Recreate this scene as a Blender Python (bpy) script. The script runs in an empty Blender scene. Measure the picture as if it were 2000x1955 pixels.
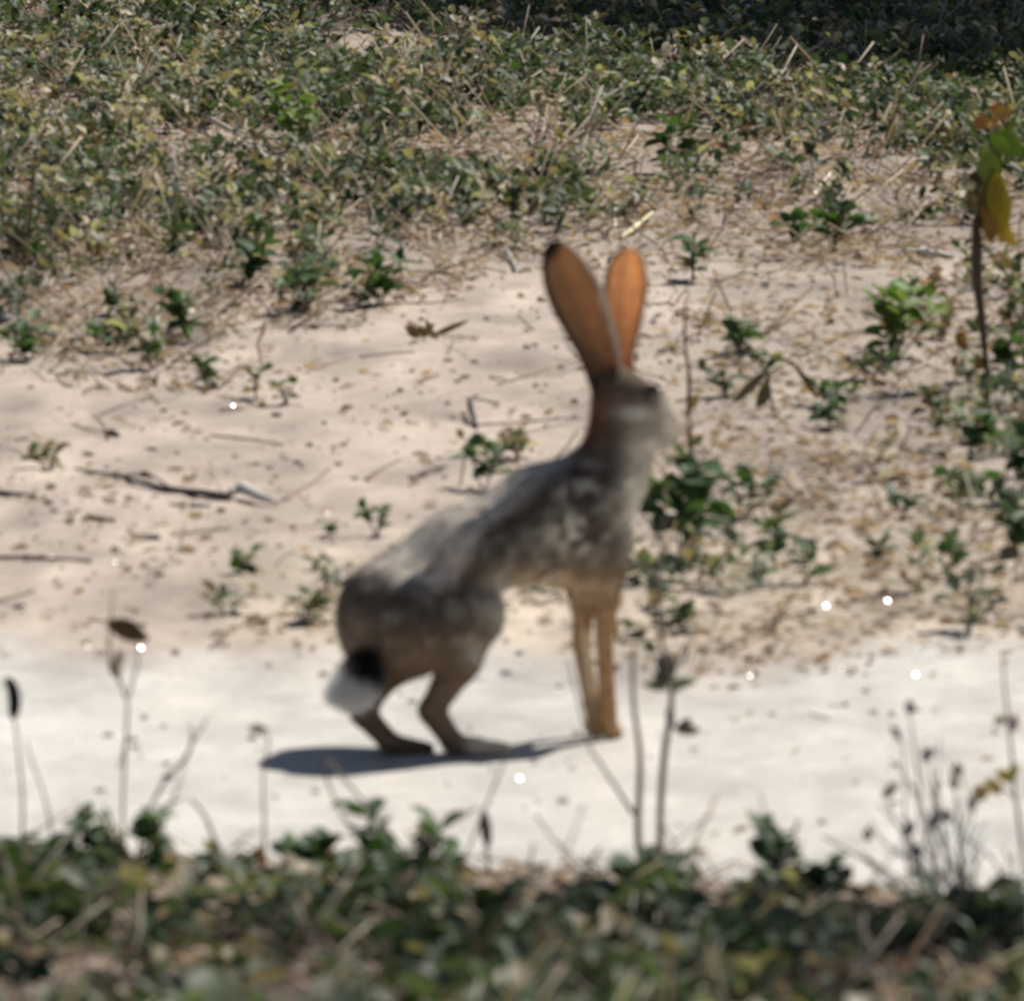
import bpy, math
import numpy as np
from mathutils import Vector, Matrix

# ------------------------------------------------------------------ camera, light, exposure
SC = bpy.context.scene
COL = SC.collection
CAM_H = 1.69
PITCH = math.radians(6.9)
F_PX = 24200.0                      # focal length in pixels of the 2000 px wide photograph
cam_data = bpy.data.cameras.new("camera")
cam = bpy.data.objects.new("camera", cam_data)
COL.objects.link(cam)
cam.location = (0, 0, CAM_H)
cam.rotation_euler = (math.pi / 2 - PITCH, 0, 0)
cam_data.sensor_width = 36.0
cam_data.lens = 36.0 * F_PX / 2000.0
cam_data.clip_start = 0.1
cam_data.clip_end = 3000.0
cam_data.dof.use_dof = True
cam_data.dof.focus_distance = 27.0
cam_data.dof.aperture_fstop = cam_data.lens / 17.5     # 17.5 mm opening
SC.camera = cam

SUN = Vector((0.49, 0.43, 1.0)).normalized()
world = bpy.data.worlds.new("World")
SC.world = world
world.use_nodes = True
wn = world.node_tree
wn.nodes.clear()
w_out = wn.nodes.new("ShaderNodeOutputWorld")
w_bg = wn.nodes.new("ShaderNodeBackground")
w_sky = wn.nodes.new("ShaderNodeTexSky")
w_sky.sky_type = 'NISHITA'
w_sky.sun_disc = False
w_sky.sun_elevation = math.asin(SUN.z)
w_sky.sun_rotation = math.atan2(SUN.x, SUN.y)
w_bg.inputs['Strength'].default_value = 0.05
wn.links.new(w_sky.outputs[0], w_bg.inputs[0])
wn.links.new(w_bg.outputs[0], w_out.inputs[0])
sun_data = bpy.data.lights.new("sun", 'SUN')
sun_data.energy = 4.9
sun_data.angle = math.radians(0.5)
sun_data.color = (1.0, 0.965, 0.90)
sun = bpy.data.objects.new("sun", sun_data)
sun.rotation_euler = SUN.to_track_quat('Z', 'Y').to_euler()
sun.location = (20, 25, 40)
COL.objects.link(sun)
SC.view_settings.view_transform = 'Standard'
SC.view_settings.look = 'None'
SC.view_settings.exposure = 0.32
SC.view_settings.gamma = 1.0
SC.view_settings.use_curve_mapping = False
SC.cycles.use_denoising = True
SC.cycles.max_bounces = 8
SC.cycles.transparent_max_bounces = 8

# ------------------------------------------------------------------ noise
def _hash(ix, iy, iz, seed):
    h = (ix.astype(np.int64) * 374761393 + iy.astype(np.int64) * 668265263
         + iz.astype(np.int64) * 2147483647 + seed * 1274126177) & 0xFFFFFFFF
    h = ((h ^ (h >> 13)) * 1274126177) & 0xFFFFFFFF
    h = ((h ^ (h >> 16)) * 2246822519) & 0xFFFFFFFF
    return ((h ^ (h >> 15)) & 0xFFFFFF) / float(0xFFFFFF)

def noise2(x, y, seed=0):
    x = np.asarray(x, float); y = np.asarray(y, float)
    ix = np.floor(x); iy = np.floor(y); fx = x - ix; fy = y - iy
    fx = fx * fx * (3 - 2 * fx); fy = fy * fy * (3 - 2 * fy)
    z = np.zeros_like(ix)
    a = _hash(ix, iy, z, seed); b = _hash(ix + 1, iy, z, seed)
    c = _hash(ix, iy + 1, z, seed); d = _hash(ix + 1, iy + 1, z, seed)
    return (a + (b - a) * fx) * (1 - fy) + (c + (d - c) * fx) * fy

def noise3(p, s, seed=0):
    x, y, z = p[:, 0] * s, p[:, 1] * s, p[:, 2] * s
    ix, iy, iz = np.floor(x), np.floor(y), np.floor(z)
    fx, fy, fz = x - ix, y - iy, z - iz
    out = 0
    for dx in (0, 1):
        for dy in (0, 1):
            for dz in (0, 1):
                w = (fx if dx else 1 - fx) * (fy if dy else 1 - fy) * (fz if dz else 1 - fz)
                out = out + w * _hash(ix + dx, iy + dy, iz + dz, seed)
    return out

def smooth(a, b, x):
    t = np.clip((np.asarray(x, float) - a) / (b - a), 0, 1)
    return t * t * (3 - 2 * t)

# ------------------------------------------------------------------ where a sight line meets the place
CP, SP = math.cos(PITCH), math.sin(PITCH)

def project(x, y, z):
    dz = z - CAM_H
    fwd = y * CP - dz * SP
    up = y * SP + dz * CP
    return 1000 + F_PX * x / fwd, 977.5 - F_PX * up / fwd

def at(px, py, Y):
    """the point at distance Y (along the ground) that is seen at pixel px, py of the photograph"""
    u, v = (px - 1000) / F_PX, -(py - 977.5) / F_PX
    d = np.array([u, CP + v * SP, -SP + v * CP])
    return np.array([0, 0, CAM_H]) + d * (Y / d[1])

XS = [-3000, 0, 250, 600, 900, 1300, 1600, 2000, 5000]
TRACK_TOP = [1262, 1262, 1268, 1292, 1262, 1312, 1275, 1250, 1240]
TRACK_BOT = [1640, 1650, 1668, 1672, 1678, 1700, 1722, 1765, 1800]

def track_mask(x, y):
    px, py = project(x, y, 0.0)
    n = (noise2(x * 7, y * 2.2, 3) - .5) * 60 + (noise2(x * 25, y * 9, 4) - .5) * 26
    t = np.interp(px, XS, TRACK_TOP); b = np.interp(px, XS, TRACK_BOT)
    return smooth(-34, 44, py - t + n) * (1 - smooth(-20, 14, py - b + n * .5))

def ground_z(x, y):
    x = np.asarray(x, float); y = np.asarray(y, float)
    t = track_mask(x, y)
    near = 1 - smooth(40, 90, np.hypot(x, y - 15))
    z = (noise2(x * 1.3, y * .9, 11) - .5) * .016
    z = z + (noise2(x * 6.0, y * 3.2, 12) - .5) * (.0075 - .004 * t)
    z = z + (noise2(x * 19, y * 12, 13) - .5) * (.0058 - .0022 * t)
    z = z + (noise2(x * 41, y * 33, 14) - .5) * (.0042 - .0022 * t)
    z = z + (noise2(x * 3.2, y * 7.0, 15) - .5) * .007
    z = z - .008 * t
    d = np.clip(11.2 - y, 0, 4.2)
    z = z + .11 * (d - .35 * (1 - np.exp(-d / .35)))          # the near verge rises away from the track
    return z * near

def ground_at(px, py):
    Y = 12.0
    for _ in range(46):
        p = at(px, py, Y)
        zt = float(ground_z(p[0], Y))
        u = (py - 977.5) / F_PX
        ang = PITCH + math.atan(u)
        Y = .5 * Y + .5 * (CAM_H - zt) / math.tan(ang)
    p = at(px, py, Y)
    return np.array([p[0], Y, float(ground_z(p[0], Y))])

# ------------------------------------------------------------------ mesh and object helpers
def mesh_from(name, V, F, mat, cols=None, smooth_shade=True):
    V = np.asarray(V, np.float32)
    if isinstance(F, np.ndarray):
        F = [F]
    F = [np.asarray(f, np.int32) for f in F if len(f)]
    me = bpy.data.meshes.new(name)
    me.vertices.add(len(V)); me.vertices.foreach_set('co', V.ravel())
    loops = np.concatenate([f.ravel() for f in F])
    sizes = np.concatenate([np.full(len(f), f.shape[1], np.int32) for f in F])
    me.loops.add(len(loops)); me.loops.foreach_set('vertex_index', loops)
    me.polygons.add(len(sizes))
    me.polygons.foreach_set('loop_start', np.concatenate([[0], np.cumsum(sizes)[:-1]]).astype(np.int32))
    me.polygons.foreach_set('loop_total', sizes)
    me.polygons.foreach_set('use_smooth', np.full(len(sizes), smooth_shade, bool))
    if cols is not None:
        c = np.ones((len(V), 4), np.float32); c[:, :3] = np.asarray(cols)
        a = me.attributes.new('Col', 'FLOAT_COLOR', 'POINT'); a.data.foreach_set('color', c.ravel())
    me.materials.append(mat)
    me.update(calc_edges=True); me.validate()
    return me

def link(name, data, parent=None, loc=None):
    o = bpy.data.objects.new(name, data)
    COL.objects.link(o)
    if parent is not None:
        o.parent = parent
    if loc is not None:
        o.location = loc
    return o

def tag(o, label=None, cat=None, group=None, kind=None):
    if label: o['label'] = label
    if cat: o['category'] = cat
    if group: o['group'] = group
    if kind: o['kind'] = kind
    return o

def thing(name, loc, label, cat, group=None):
    return tag(link(name, None, None, Vector(loc)), label, cat, group)

def material(name, rough=.8, transl=0.0, spec=.3, base=None, fine=None, bump=None, metallic=0.0, tint=(1, 1, 1)):
    """Principled material; base None takes the colour stored on the mesh; fine = (scale, amount) of grain"""
    m = bpy.data.materials.new(name); m.use_nodes = True
    nt = m.node_tree; nt.nodes.clear()
    out = nt.nodes.new('ShaderNodeOutputMaterial')
    p = nt.nodes.new('ShaderNodeBsdfPrincipled')
    p.inputs['Roughness'].default_value = rough
    p.inputs['Specular IOR Level'].default_value = spec
    p.inputs['Metallic'].default_value = metallic
    if base is None:
        a = nt.nodes.new('ShaderNodeAttribute'); a.attribute_name = 'Col'; c = a.outputs['Color']
    else:
        r = nt.nodes.new('ShaderNodeRGB'); r.outputs[0].default_value = (*base, 1); c = r.outputs[0]
    if fine or bump:
        tc = nt.nodes.new('ShaderNodeTexCoord')
    if fine:
        n = nt.nodes.new('ShaderNodeTexNoise'); n.inputs['Scale'].default_value = fine[0]; n.inputs['Detail'].default_value = 6
        n.inputs['Roughness'].default_value = .65
        nt.links.new(tc.outputs['Object'], n.inputs['Vector'])
        mr = nt.nodes.new('ShaderNodeMapRange')
        mr.inputs['From Min'].default_value = .25; mr.inputs['From Max'].default_value = .75
        mr.inputs['To Min'].default_value = 1 - fine[1]; mr.inputs['To Max'].default_value = 1 + fine[1]
        nt.links.new(n.outputs['Fac'], mr.inputs['Value'])
        mx = nt.nodes.new('ShaderNodeVectorMath'); mx.operation = 'SCALE'
        nt.links.new(c, mx.inputs[0]); nt.links.new(mr.outputs[0], mx.inputs['Scale']); c = mx.outputs[0]
    nt.links.new(c, p.inputs['Base Color'])
    if bump:
        n2 = nt.nodes.new('ShaderNodeTexNoise'); n2.inputs['Scale'].default_value = bump[0]; n2.inputs['Detail'].default_value = 8
        nt.links.new(tc.outputs['Object'], n2.inputs['Vector'])
        b = nt.nodes.new('ShaderNodeBump'); b.inputs['Strength'].default_value = bump[1]; b.inputs['Distance'].default_value = bump[2]
        nt.links.new(n2.outputs['Fac'], b.inputs['Height']); nt.links.new(b.outputs[0], p.inputs['Normal'])
    res = p.outputs[0]
    if transl > 0:
        t = nt.nodes.new('ShaderNodeBsdfTranslucent')
        mm = nt.nodes.new('ShaderNodeVectorMath'); mm.operation = 'MULTIPLY'; mm.inputs[1].default_value = tint
        nt.links.new(c, mm.inputs[0]); nt.links.new(mm.outputs[0], t.inputs['Color'])
        mix = nt.nodes.new('ShaderNodeMixShader'); mix.inputs[0].default_value = transl
        nt.links.new(res, mix.inputs[1]); nt.links.new(t.outputs[0], mix.inputs[2]); res = mix.outputs[0]
    nt.links.new(res, out.inputs[0])
    return m

M_SOIL = material('sandy_soil', .95, spec=.15, fine=(38, .16), bump=(90, .55, .004))
M_LEAF = material('leaf', .58, transl=.24, spec=.32, tint=(1.4, 1.7, .8))
M_DRY = material('dry_plant', .7, transl=.35, spec=.25, tint=(1.2, 1.0, .6))
M_WOOD = material('dead_wood', .8, spec=.25, fine=(120, .3), bump=(160, .5, .002))
M_STONE = material('pebble', .85, spec=.25, fine=(200, .2))
M_QUARTZ = material('quartz', .46, spec=1.0, base=(.92, .91, .88), metallic=.85, fine=(300, .05))
M_COAT = material('hare_coat', .85, spec=.12, fine=(160, .35), bump=(260, .6, .003))
M_FUR = material('hare_fur', .7, transl=.25, spec=.25)
M_EAR = material('hare_ear', .75, transl=.6, spec=.15, fine=(90, .15), tint=(1.15, 1.02, .82))
M_EYE = material('hare_eye', .06, spec=.8, base=(.02, .009, .005), fine=(400, .05))
M_BARK = material('bark', .9, spec=.2, fine=(30, .3), bump=(40, .8, .01))

def tube_arrays(pts, radii, sides=6, jitter=0, rng=None):
    pts = np.asarray(pts, float); n = len(pts)
    radii = np.broadcast_to(np.asarray(radii, float), (n,))
    tang = np.gradient(pts, axis=0); tang /= np.linalg.norm(tang, axis=1)[:, None] + 1e-12
    ref = np.array([.31, .87, .38])
    V = []
    for i in range(n):
        s = np.cross(tang[i], ref); s /= np.linalg.norm(s) + 1e-12
        t = np.cross(tang[i], s)
        a = np.arange(sides) * 2 * math.pi / sides
        r = radii[i]
        V.append(pts[i] + r * (np.cos(a)[:, None] * s + np.sin(a)[:, None] * t))
    V = np.concatenate(V + [pts[:1], pts[-1:]])
    F = []
    for i in range(n - 1):
        for k in range(sides):
            a, b = i * sides + k, i * sides + (k + 1) % sides
            F.append((a, b, b + sides, a + sides))
    T = []
    for k in range(sides):
        T.append((n * sides, (k + 1) % sides, k))
        T.append((n * sides + 1, (n - 1) * sides + k, (n - 1) * sides + (k + 1) % sides))
    return V, np.array(F), np.array(T)

class Acc:
    """collects shapes for one mesh"""
    def __init__(self):
        self.V, self.Q, self.T, self.C, self.n = [], [], [], [], 0
    def add(self, V, Q=None, T=None, col=(.3, .3, .3)):
        V = np.asarray(V, float)
        if Q is not None and len(Q): self.Q.append(np.asarray(Q) + self.n)
        if T is not None and len(T): self.T.append(np.asarray(T) + self.n)
        self.C.append(np.broadcast_to(np.asarray(col, float), (len(V), 3)))
        self.V.append(V); self.n += len(V)
    def tube(self, pts, radii, col, sides=6):
        V, Q, T = tube_arrays(pts, radii, sides); self.add(V, Q, T, col)
    def mesh(self, name, mat, origin=(0, 0, 0), smooth_shade=True):
        V = np.concatenate(self.V) - np.asarray(origin)
        F = []
        if self.Q: F.append(np.concatenate(self.Q))
        if self.T: F.append(np.concatenate(self.T))
        return mesh_from(name, V, F, mat, np.concatenate(self.C), smooth_shade)

def curve_pts(pts, n=10):
    """a smooth line through the points"""
    pts = np.asarray(pts, float)
    if len(pts) < 3:
        t = np.linspace(0, 1, n)[:, None]
        return pts[0] * (1 - t) + pts[-1] * t
    P = np.vstack([2 * pts[0] - pts[1], pts, 2 * pts[-1] - pts[-2]])
    out = []
    m = max(2, n // (len(pts) - 1))
    for i in range(1, len(P) - 2):
        for t in np.linspace(0, 1, m, endpoint=False):
            a, b, c, d = P[i - 1], P[i], P[i + 1], P[i + 2]
            out.append(.5 * ((2 * b) + (c - a) * t + (2 * a - 5 * b + 4 * c - d) * t * t + (3 * b - a - 3 * c + d) * t ** 3))
    out.append(pts[-1])
    return np.array(out)

# ------------------------------------------------------------------ the ground: one sheet, cut along the track's edge
def axis_coords(a, b, step, far, grow=1.35):
    core = list(np.arange(a, b + 1e-6, step))
    s, lo = step, a
    left = []
    while lo > -far:
        s *= grow; lo -= s; left.append(lo)
    s, hi = step, b
    right = []
    while hi < far:
        s *= grow; hi += s; right.append(hi)
    return np.array(left[::-1] + core + right)

VEG_X = [-3000, -300, 0, 200, 400, 440, 620, 800, 950, 1120, 1300, 1430, 1620, 1850, 2000, 2400, 5000]
VEG_Y = [700, 690, 705, 745, 735, 632, 618, 590, 525, 490, 520, 480, 492, 470, 470, 520, 520]

def soil_colour(x, y):
    px, py = project(x, y, 0.0)
    n1 = noise2(x * 2.1, y * .8, 21); n2 = noise2(x * 9, y * 3.5, 22); n3 = noise2(x * 36, y * 17, 23)
    veg_edge = np.interp(px, VEG_X, VEG_Y) + (n1 - .5) * 120 + (n2 - .5) * 60
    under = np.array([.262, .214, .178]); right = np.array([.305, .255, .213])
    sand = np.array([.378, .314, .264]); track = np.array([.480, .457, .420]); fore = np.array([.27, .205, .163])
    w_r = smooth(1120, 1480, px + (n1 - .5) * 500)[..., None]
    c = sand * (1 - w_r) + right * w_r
    # a greyer litter-strewn strip just beyond the track
    strip = (smooth(1010, 1110, py) * (1 - smooth(1240, 1290, py)) * smooth(350, 640, px + (n1 - .5) * 300) * .75)[..., None]
    c = c * (1 - strip) + np.array([.40, .335, .265]) * strip
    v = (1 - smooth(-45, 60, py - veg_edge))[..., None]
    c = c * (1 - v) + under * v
    t = track_mask(x, y)[..., None]
    c = c * (1 - t) + track * t
    pinkish = (smooth(.45, .8, n2 * .55 + n1 * .45) * .55)[..., None] * t
    c = c * (1 - pinkish) + np.array([.425, .385, .34]) * pinkish
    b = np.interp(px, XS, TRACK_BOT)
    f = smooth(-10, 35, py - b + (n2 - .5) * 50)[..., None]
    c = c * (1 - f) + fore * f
    n4 = noise2(x * 15, y * 6, 24)
    n6 = noise2(x * 5, y * 9, 26); n7 = noise2(x * 22, y * 5, 27)
    c = c * (1 + .26 * (n2 - .5) + (.40 - .26 * t[..., 0]) * (n4 - .5) + .26 * (n3 - .5) * (1 - .4 * t[..., 0]) + .14 * (n6 - .5) + .20 * (n7 - .5) + .12 * (noise2(x * 60, y * 28, 28) - .5))[..., None]
    return np.clip(c, .02, .8)

gx = axis_coords(-2.0, 2.0, .02, 900)
gy = axis_coords(6.8, 24.5, .024, 1500)
GX, GY = np.meshgrid(gx, gy, indexing='ij')
GZ = ground_z(GX, GY)
GC = soil_colour(GX, GY)
nx, ny = GX.shape
idx = np.arange(nx * ny).reshape(nx, ny)
quads = np.stack([idx[:-1, :-1], idx[1:, :-1], idx[1:, 1:], idx[:-1, 1:]], -1).reshape(-1, 4)
GV = np.stack([GX, GY, GZ], -1).reshape(-1, 3); GCf = GC.reshape(-1, 3)
on_track = track_mask(GX, GY).reshape(-1)[quads].mean(1) > .5
for nm, sel, lab in (('ground', ~on_track, None), ('sandy_track', on_track, None)):
    q = quads[sel]; used, inv = np.unique(q, return_inverse=True)
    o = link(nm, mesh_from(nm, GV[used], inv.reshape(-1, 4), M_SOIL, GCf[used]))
    tag(o, kind='structure')

# ------------------------------------------------------------------ leaves and small weeds
LEAF_V = np.array([(0, 0, 0), (-.30, .22, .07), (0, .22, 0), (.30, .22, .07), (-.5, .52, .07), (0, .52, -.03), (.5, .52, .07),
                   (-.34, .80, 0), (0, .80, -.09), (.34, .80, 0), (0, 1, -.17)])
LEAF_Q = np.array([(1, 2, 5, 4), (2, 3, 6, 5), (4, 5, 8, 7), (5, 6, 9, 8)])
LEAF_T = np.array([(0, 2, 1), (0, 3, 2), (7, 8, 10), (8, 9, 10)])
GREENS = np.array([(.13, .145, .095), (.10, .118, .07), (.058, .078, .040), (.046, .064, .034), (.075, .092, .052), (.062, .090, .036), (.088, .098, .066), (.040, .056, .032)])
DRYS = np.array([(.36, .28, .18), (.28, .20, .125), (.44, .37, .26), (.21, .145, .095), (.36, .32, .26)])

def leaf_frame(d, up):
    d = d / np.linalg.norm(d)
    s = np.cross(d, up); s /= np.linalg.norm(s) + 1e-9
    return s, d, np.cross(s, d)

def weed_plan(rng, height, spread, nleaf, leaf_len, stems=3):
    """stem lines and leaf placements (position, direction, up, length, width) of one small weed, root at the origin"""
    lines, leaves = [], []
    per = max(1, nleaf // stems)
    for s in range(stems):
        a = rng.uniform(0, 2 * math.pi); r = spread * rng.uniform(.25, 1) if stems > 1 else spread * .15
        top = np.array([math.cos(a) * r, math.sin(a) * r, height * rng.uniform(.65, 1.0)])
        mid = top * np.array([.55, .55, .5]) + rng.normal(0, .08, 3) * height
        pts = curve_pts([np.array([0, 0, -.004]), mid, top], 6)
        lines.append(pts)
        for k in range(per):
            t = .25 + .75 * (k + rng.uniform(.2, .9)) / per
            i = min(len(pts) - 2, int(t * (len(pts) - 1))); f = t * (len(pts) - 1) - i
            pos = pts[i] * (1 - f) + pts[min(i + 1, len(pts) - 1)] * f
            b = rng.uniform(0, 2 * math.pi)
            d = np.array([math.cos(b), math.sin(b), rng.uniform(-.15, 1.1)])
            up = np.array([rng.normal(0, .45), rng.normal(0, .45), 1.0])
            L = leaf_len * rng.uniform(.65, 1.25)
            leaves.append((pos, d, up, L, L * rng.uniform(.48, .68)))
    return lines, leaves

def leaf_world(pos, d, up, L, W):
    s, dd, n = leaf_frame(d, up)
    return pos + LEAF_V[:, :1] * W * s + LEAF_V[:, 1:2] * L * dd + LEAF_V[:, 2:] * L * n

def leaf_colour(rng, dry=.1):
    if rng.random() < dry:
        return DRYS[rng.integers(len(DRYS))] * rng.uniform(.8, 1.15)
    return GREENS[rng.integers(len(GREENS))] * rng.uniform(.85, 1.2)

rngL = np.random.default_rng(5)
LEAF_POOL = []
for i in range(26):
    c = GREENS[2 + rngL.integers(6)] * np.array([.8, 1.06, .72]) * rngL.uniform(.85, 1.15) if i < 22 else leaf_colour(rngL, 1)
    cc = np.broadcast_to(c, (11, 3)) * np.where(LEAF_V[:, :1] == 0, 1.25, 1.0)
    V = LEAF_V * np.array([1, 1, rngL.uniform(.6, 1.6)]) + np.array([0, 0, 0])
    LEAF_POOL.append(mesh_from('leaf', V, [LEAF_Q, LEAF_T], M_LEAF, cc))
YELLOW_LEAF = mesh_from('leaf', LEAF_V, [LEAF_Q, LEAF_T], M_LEAF, np.broadcast_to((.50, .40, .03), (11, 3)))
def leaf_pool(tones, n, dry=0):
    out = []
    for i in range(n):
        c = np.array(tones[rngL.integers(len(tones))]) * rngL.uniform(.85, 1.15)
        V = LEAF_V * np.array([1, 1, rngL.uniform(.6, 1.6)])
        out.append(mesh_from('leaf', V, [LEAF_Q, LEAF_T], M_LEAF, np.broadcast_to(c, (11, 3)) * np.where(LEAF_V[:, :1] == 0, 1.2, 1.0)))
    return out
TONES = {'dark green weed': leaf_pool([(.036, .058, .026), (.045, .068, .030)], 6), 'olive green weed': leaf_pool([(.085, .10, .045), (.075, .095, .04)], 6),
         'grey green weed': leaf_pool([(.12, .135, .095), (.10, .118, .08)], 6), 'half dry weed': leaf_pool([(.26, .20, .13), (.20, .145, .09), (.08, .09, .05), (.30, .25, .17)], 8)}
STEM_COL = (.11, .105, .055)

def leaf_object(root, plan, mesh):
    pos, d, up, L, W = plan
    s, dd, n = leaf_frame(np.asarray(d, float), np.asarray(up, float))
    o = link('leaf', mesh, root)
    m = Matrix(((s[0] * W, dd[0] * L, n[0] * L, pos[0]), (s[1] * W, dd[1] * L, n[1] * L, pos[1]),
                (s[2] * W, dd[2] * L, n[2] * L, pos[2]), (0, 0, 0, 1)))
    o.matrix_basis = m
    return o

def weed(loc, label, rng, height=.045, spread=.03, nleaf=10, leaf_len=.022, stems=3, dry=.08, group=None,
         name='leafy_weed', yellow=0, stem_col=STEM_COL, pool=None):
    root = thing(name, loc, label, 'plant', group)
    lines, leaves = weed_plan(rng, height, spread, nleaf, leaf_len, stems)
    a = Acc()
    for l in lines:
        a.tube(l, np.linspace(.0013, .0006, len(l)), stem_col, 5)
    link('stem', a.mesh('stem', M_DRY), root)
    for i, pl in enumerate(leaves):
        k = rng.integers(22, 26) if rng.random() < dry else rng.integers(0, 22)
        leaf_object(root, pl, YELLOW_LEAF if i < yellow else pool[rng.integers(len(pool))] if pool else LEAF_POOL[k])
    return root

# single weeds one can point to: (px, py of the foot, height, spread, leaves, leaf length, stems, dry, yellow, label)
WEEDS = [
 (1325, 1098, .098, .046, 30, .034, 5, .03, 0, "big dark leafy weed right beside the hare's chest"),
 (1452, 1012, .052, .036, 13, .027, 4, .02, 1, "leafy weed with one bright yellow leaf right of the hare"),
 (1516, 1112, .060, .016, 8, .024, 2, .02, 0, "narrow upright weed just below the one with a yellow leaf"),
 (1574, 1140, .036, .020, 9, .022, 3, .02, 0, "small bushy weed between the yellow leafed one and two seedlings"),
 (1722, 1092, .030, .013, 7, .018, 2, .0, 0, "compact dark seedling right above the two brightest white glints"),
 (1852, 1122, .034, .015, 7, .020, 2, .0, 0, "upright green seedling on bare soil, right of the compact dark seedling"),
 (1752, 700, .075, .055, 34, .032, 7, .02, 0, "wide bright green bush of weed left of the yellowing sapling"),
 (1452, 690, .032, .028, 11, .022, 3, .1, 0, "low dark weed on bare soil right of the hare's ears"),
 (1640, 800, .034, .030, 11, .021, 4, .1, 0, "pale grey green rosette in the litter, below the bright green bush"),
 (1892, 900, .052, .026, 13, .024, 3, .05, 0, "dark weed at the right edge below the sapling"),
 (1885, 968, .028, .030, 10, .022, 3, .05, 0, "low spreading weed at the right edge, on the soil under a taller dark one"),
 (1982, 985, .075, .030, 16, .028, 4, .12, 0, "tall leafy weed cut by the right edge of the picture"),
 (1988, 1085, .045, .022, 10, .025, 3, .1, 0, "lowest leafy weed at the right edge, above the pale track"),
 (1958, 745, .055, .030, 12, .026, 3, .05, 0, "green weed growing against the foot of the yellowing sapling"),
 (1352, 552, .055, .018, 10, .026, 2, .05, 0, "upright weed standing alone right of the hare's right hand ear"),
 (946, 952, .046, .022, 12, .024, 4, .05, 0, "green tuft just behind the middle of the hare's back"),
 (1012, 895, .026, .026, 10, .022, 3, .55, 0, "brownish half dry weed above the hare's back"),
 (735, 1046, .028, .018, 8, .018, 3, .1, 0, "tiny green sprout above the hare's rump"),
 (645, 1052, .022, .008, 4, .014, 1, .3, 0, "single thin sprout on the sand left of the hare's rump"),
 (478, 1120, .020, .018, 7, .018, 3, .1, 0, "small dark sprout alone on the sand left of the hare"),
 (100, 916, .030, .026, 10, .020, 3, .7, 0, "yellowed dying weed on the sand by the end of the long twig"),
 (372, 668, .052, .030, 13, .026, 4, .05, 0, "dark green weed on the left edge of the bare sand"),
 (302, 722, .045, .026, 11, .024, 3, .1, 0, "leafy weed in the left ground cover, beside the pale dry stalk"),
 (412, 758, .034, .022, 9, .022, 3, .1, 0, "low weed at the lower left tip of the ground cover"),
 (560, 792, .026, .020, 6, .016, 3, .7, 0, "dry brown sprout on the sand below the left ground cover"),
 (498, 782, .034, .014, 6, .018, 2, .7, 0, "thin dry weed with a dark top beside the low weed on sand"),
 (742, 598, .060, .040, 18, .027, 5, .04, 0, "lush dark weed at the front of the ground cover left of the ears"),
 (595, 610, .052, .042, 17, .027, 5, .04, 0, "wide green weed at the front of the ground cover, under the pale stalks"),
 (470, 560, .046, .040, 15, .026, 4, .05, 0, "leafy weed above the tip of bare sand at the left"),
 (1625, 482, .050, .036, 15, .026, 4, .05, 0, "dark weed on the vegetation edge, above the bare soil at the right"),
 (1545, 474, .036, .032, 12, .025, 4, .1, 0, "bright low weed on the vegetation edge with an orange leaf beside it"),
 (1308, 345, .075, .022, 14, .028, 3, .02, 0, "tall dark upright weed behind and above the hare's ears"),
 (600, 300, .085, .050, 24, .026, 6, .0, 0, "bright yellow green bush in the left part of the ground cover"),
 (1420, 770, .030, .022, 8, .021, 3, .2, 0, "small weed on litter beneath a drooping dark stem"),
 (1625, 835, .028, .018, 8, .02, 3, .1, 0, "small dark weed in the middle of the litter right of the hare"),
 (1700, 745, .026, .022, 8, .02, 3, .3, 0, "half dry low weed under the wide bright green bush"),
 (1765, 1010, .026, .02, 8, .018, 3, .2, 0, "faint grey weed above the compact dark seedling"),
 (215, 690, .036, .028, 11, .022, 3, .2, 0, "weed beside the grey branch at the left edge"),
 (60, 705, .040, .034, 13, .024, 4, .05, 0, "green weed directly below the grey branch at the left edge"),
 (1330, 1235, .030, .036, 10, .020, 4, .5, 0, "straggly pale weed at the far edge of the track right of the forelegs"),
 (590, 1215, .034, .040, 12, .020, 4, .45, 0, "straggly grey green weed at the track edge left of the hare"),
 (440, 1200, .024, .034, 9, .018, 4, .55, 0, "low dry weed at the track edge, between the small sprout and the track"),
]
BRIGHT = {"bright yellow green bush in the left part of the ground cover", "wide bright green bush of weed left of the yellowing sapling"}
rngW = np.random.default_rng(77)
BRIGHT_POOL = []
for i in range(5):
    c = np.array((.13, .19, .045)) * rngW.uniform(.75, 1.2) * np.array([rngW.uniform(.85, 1.25), 1, 1])
    BRIGHT_POOL.append(mesh_from('leaf', LEAF_V, [LEAF_Q, LEAF_T], M_LEAF, np.broadcast_to(c, (11, 3))))
taken = []
for (px, py, h, sp, nl, ll, st, dr, ye, lab) in WEEDS:
    g = ground_at(px, py); taken.append((g[0], g[1], sp))
    r = weed(g, lab, rngW, h * 1.2, sp * 1.15, int(nl * 2.2), ll * 1.16, st, dr, yellow=ye)
    if lab in BRIGHT:
        for ch in r.children:
            if ch.name.startswith('leaf'):
                ch.data = BRIGHT_POOL[rngW.integers(5)]

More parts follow.
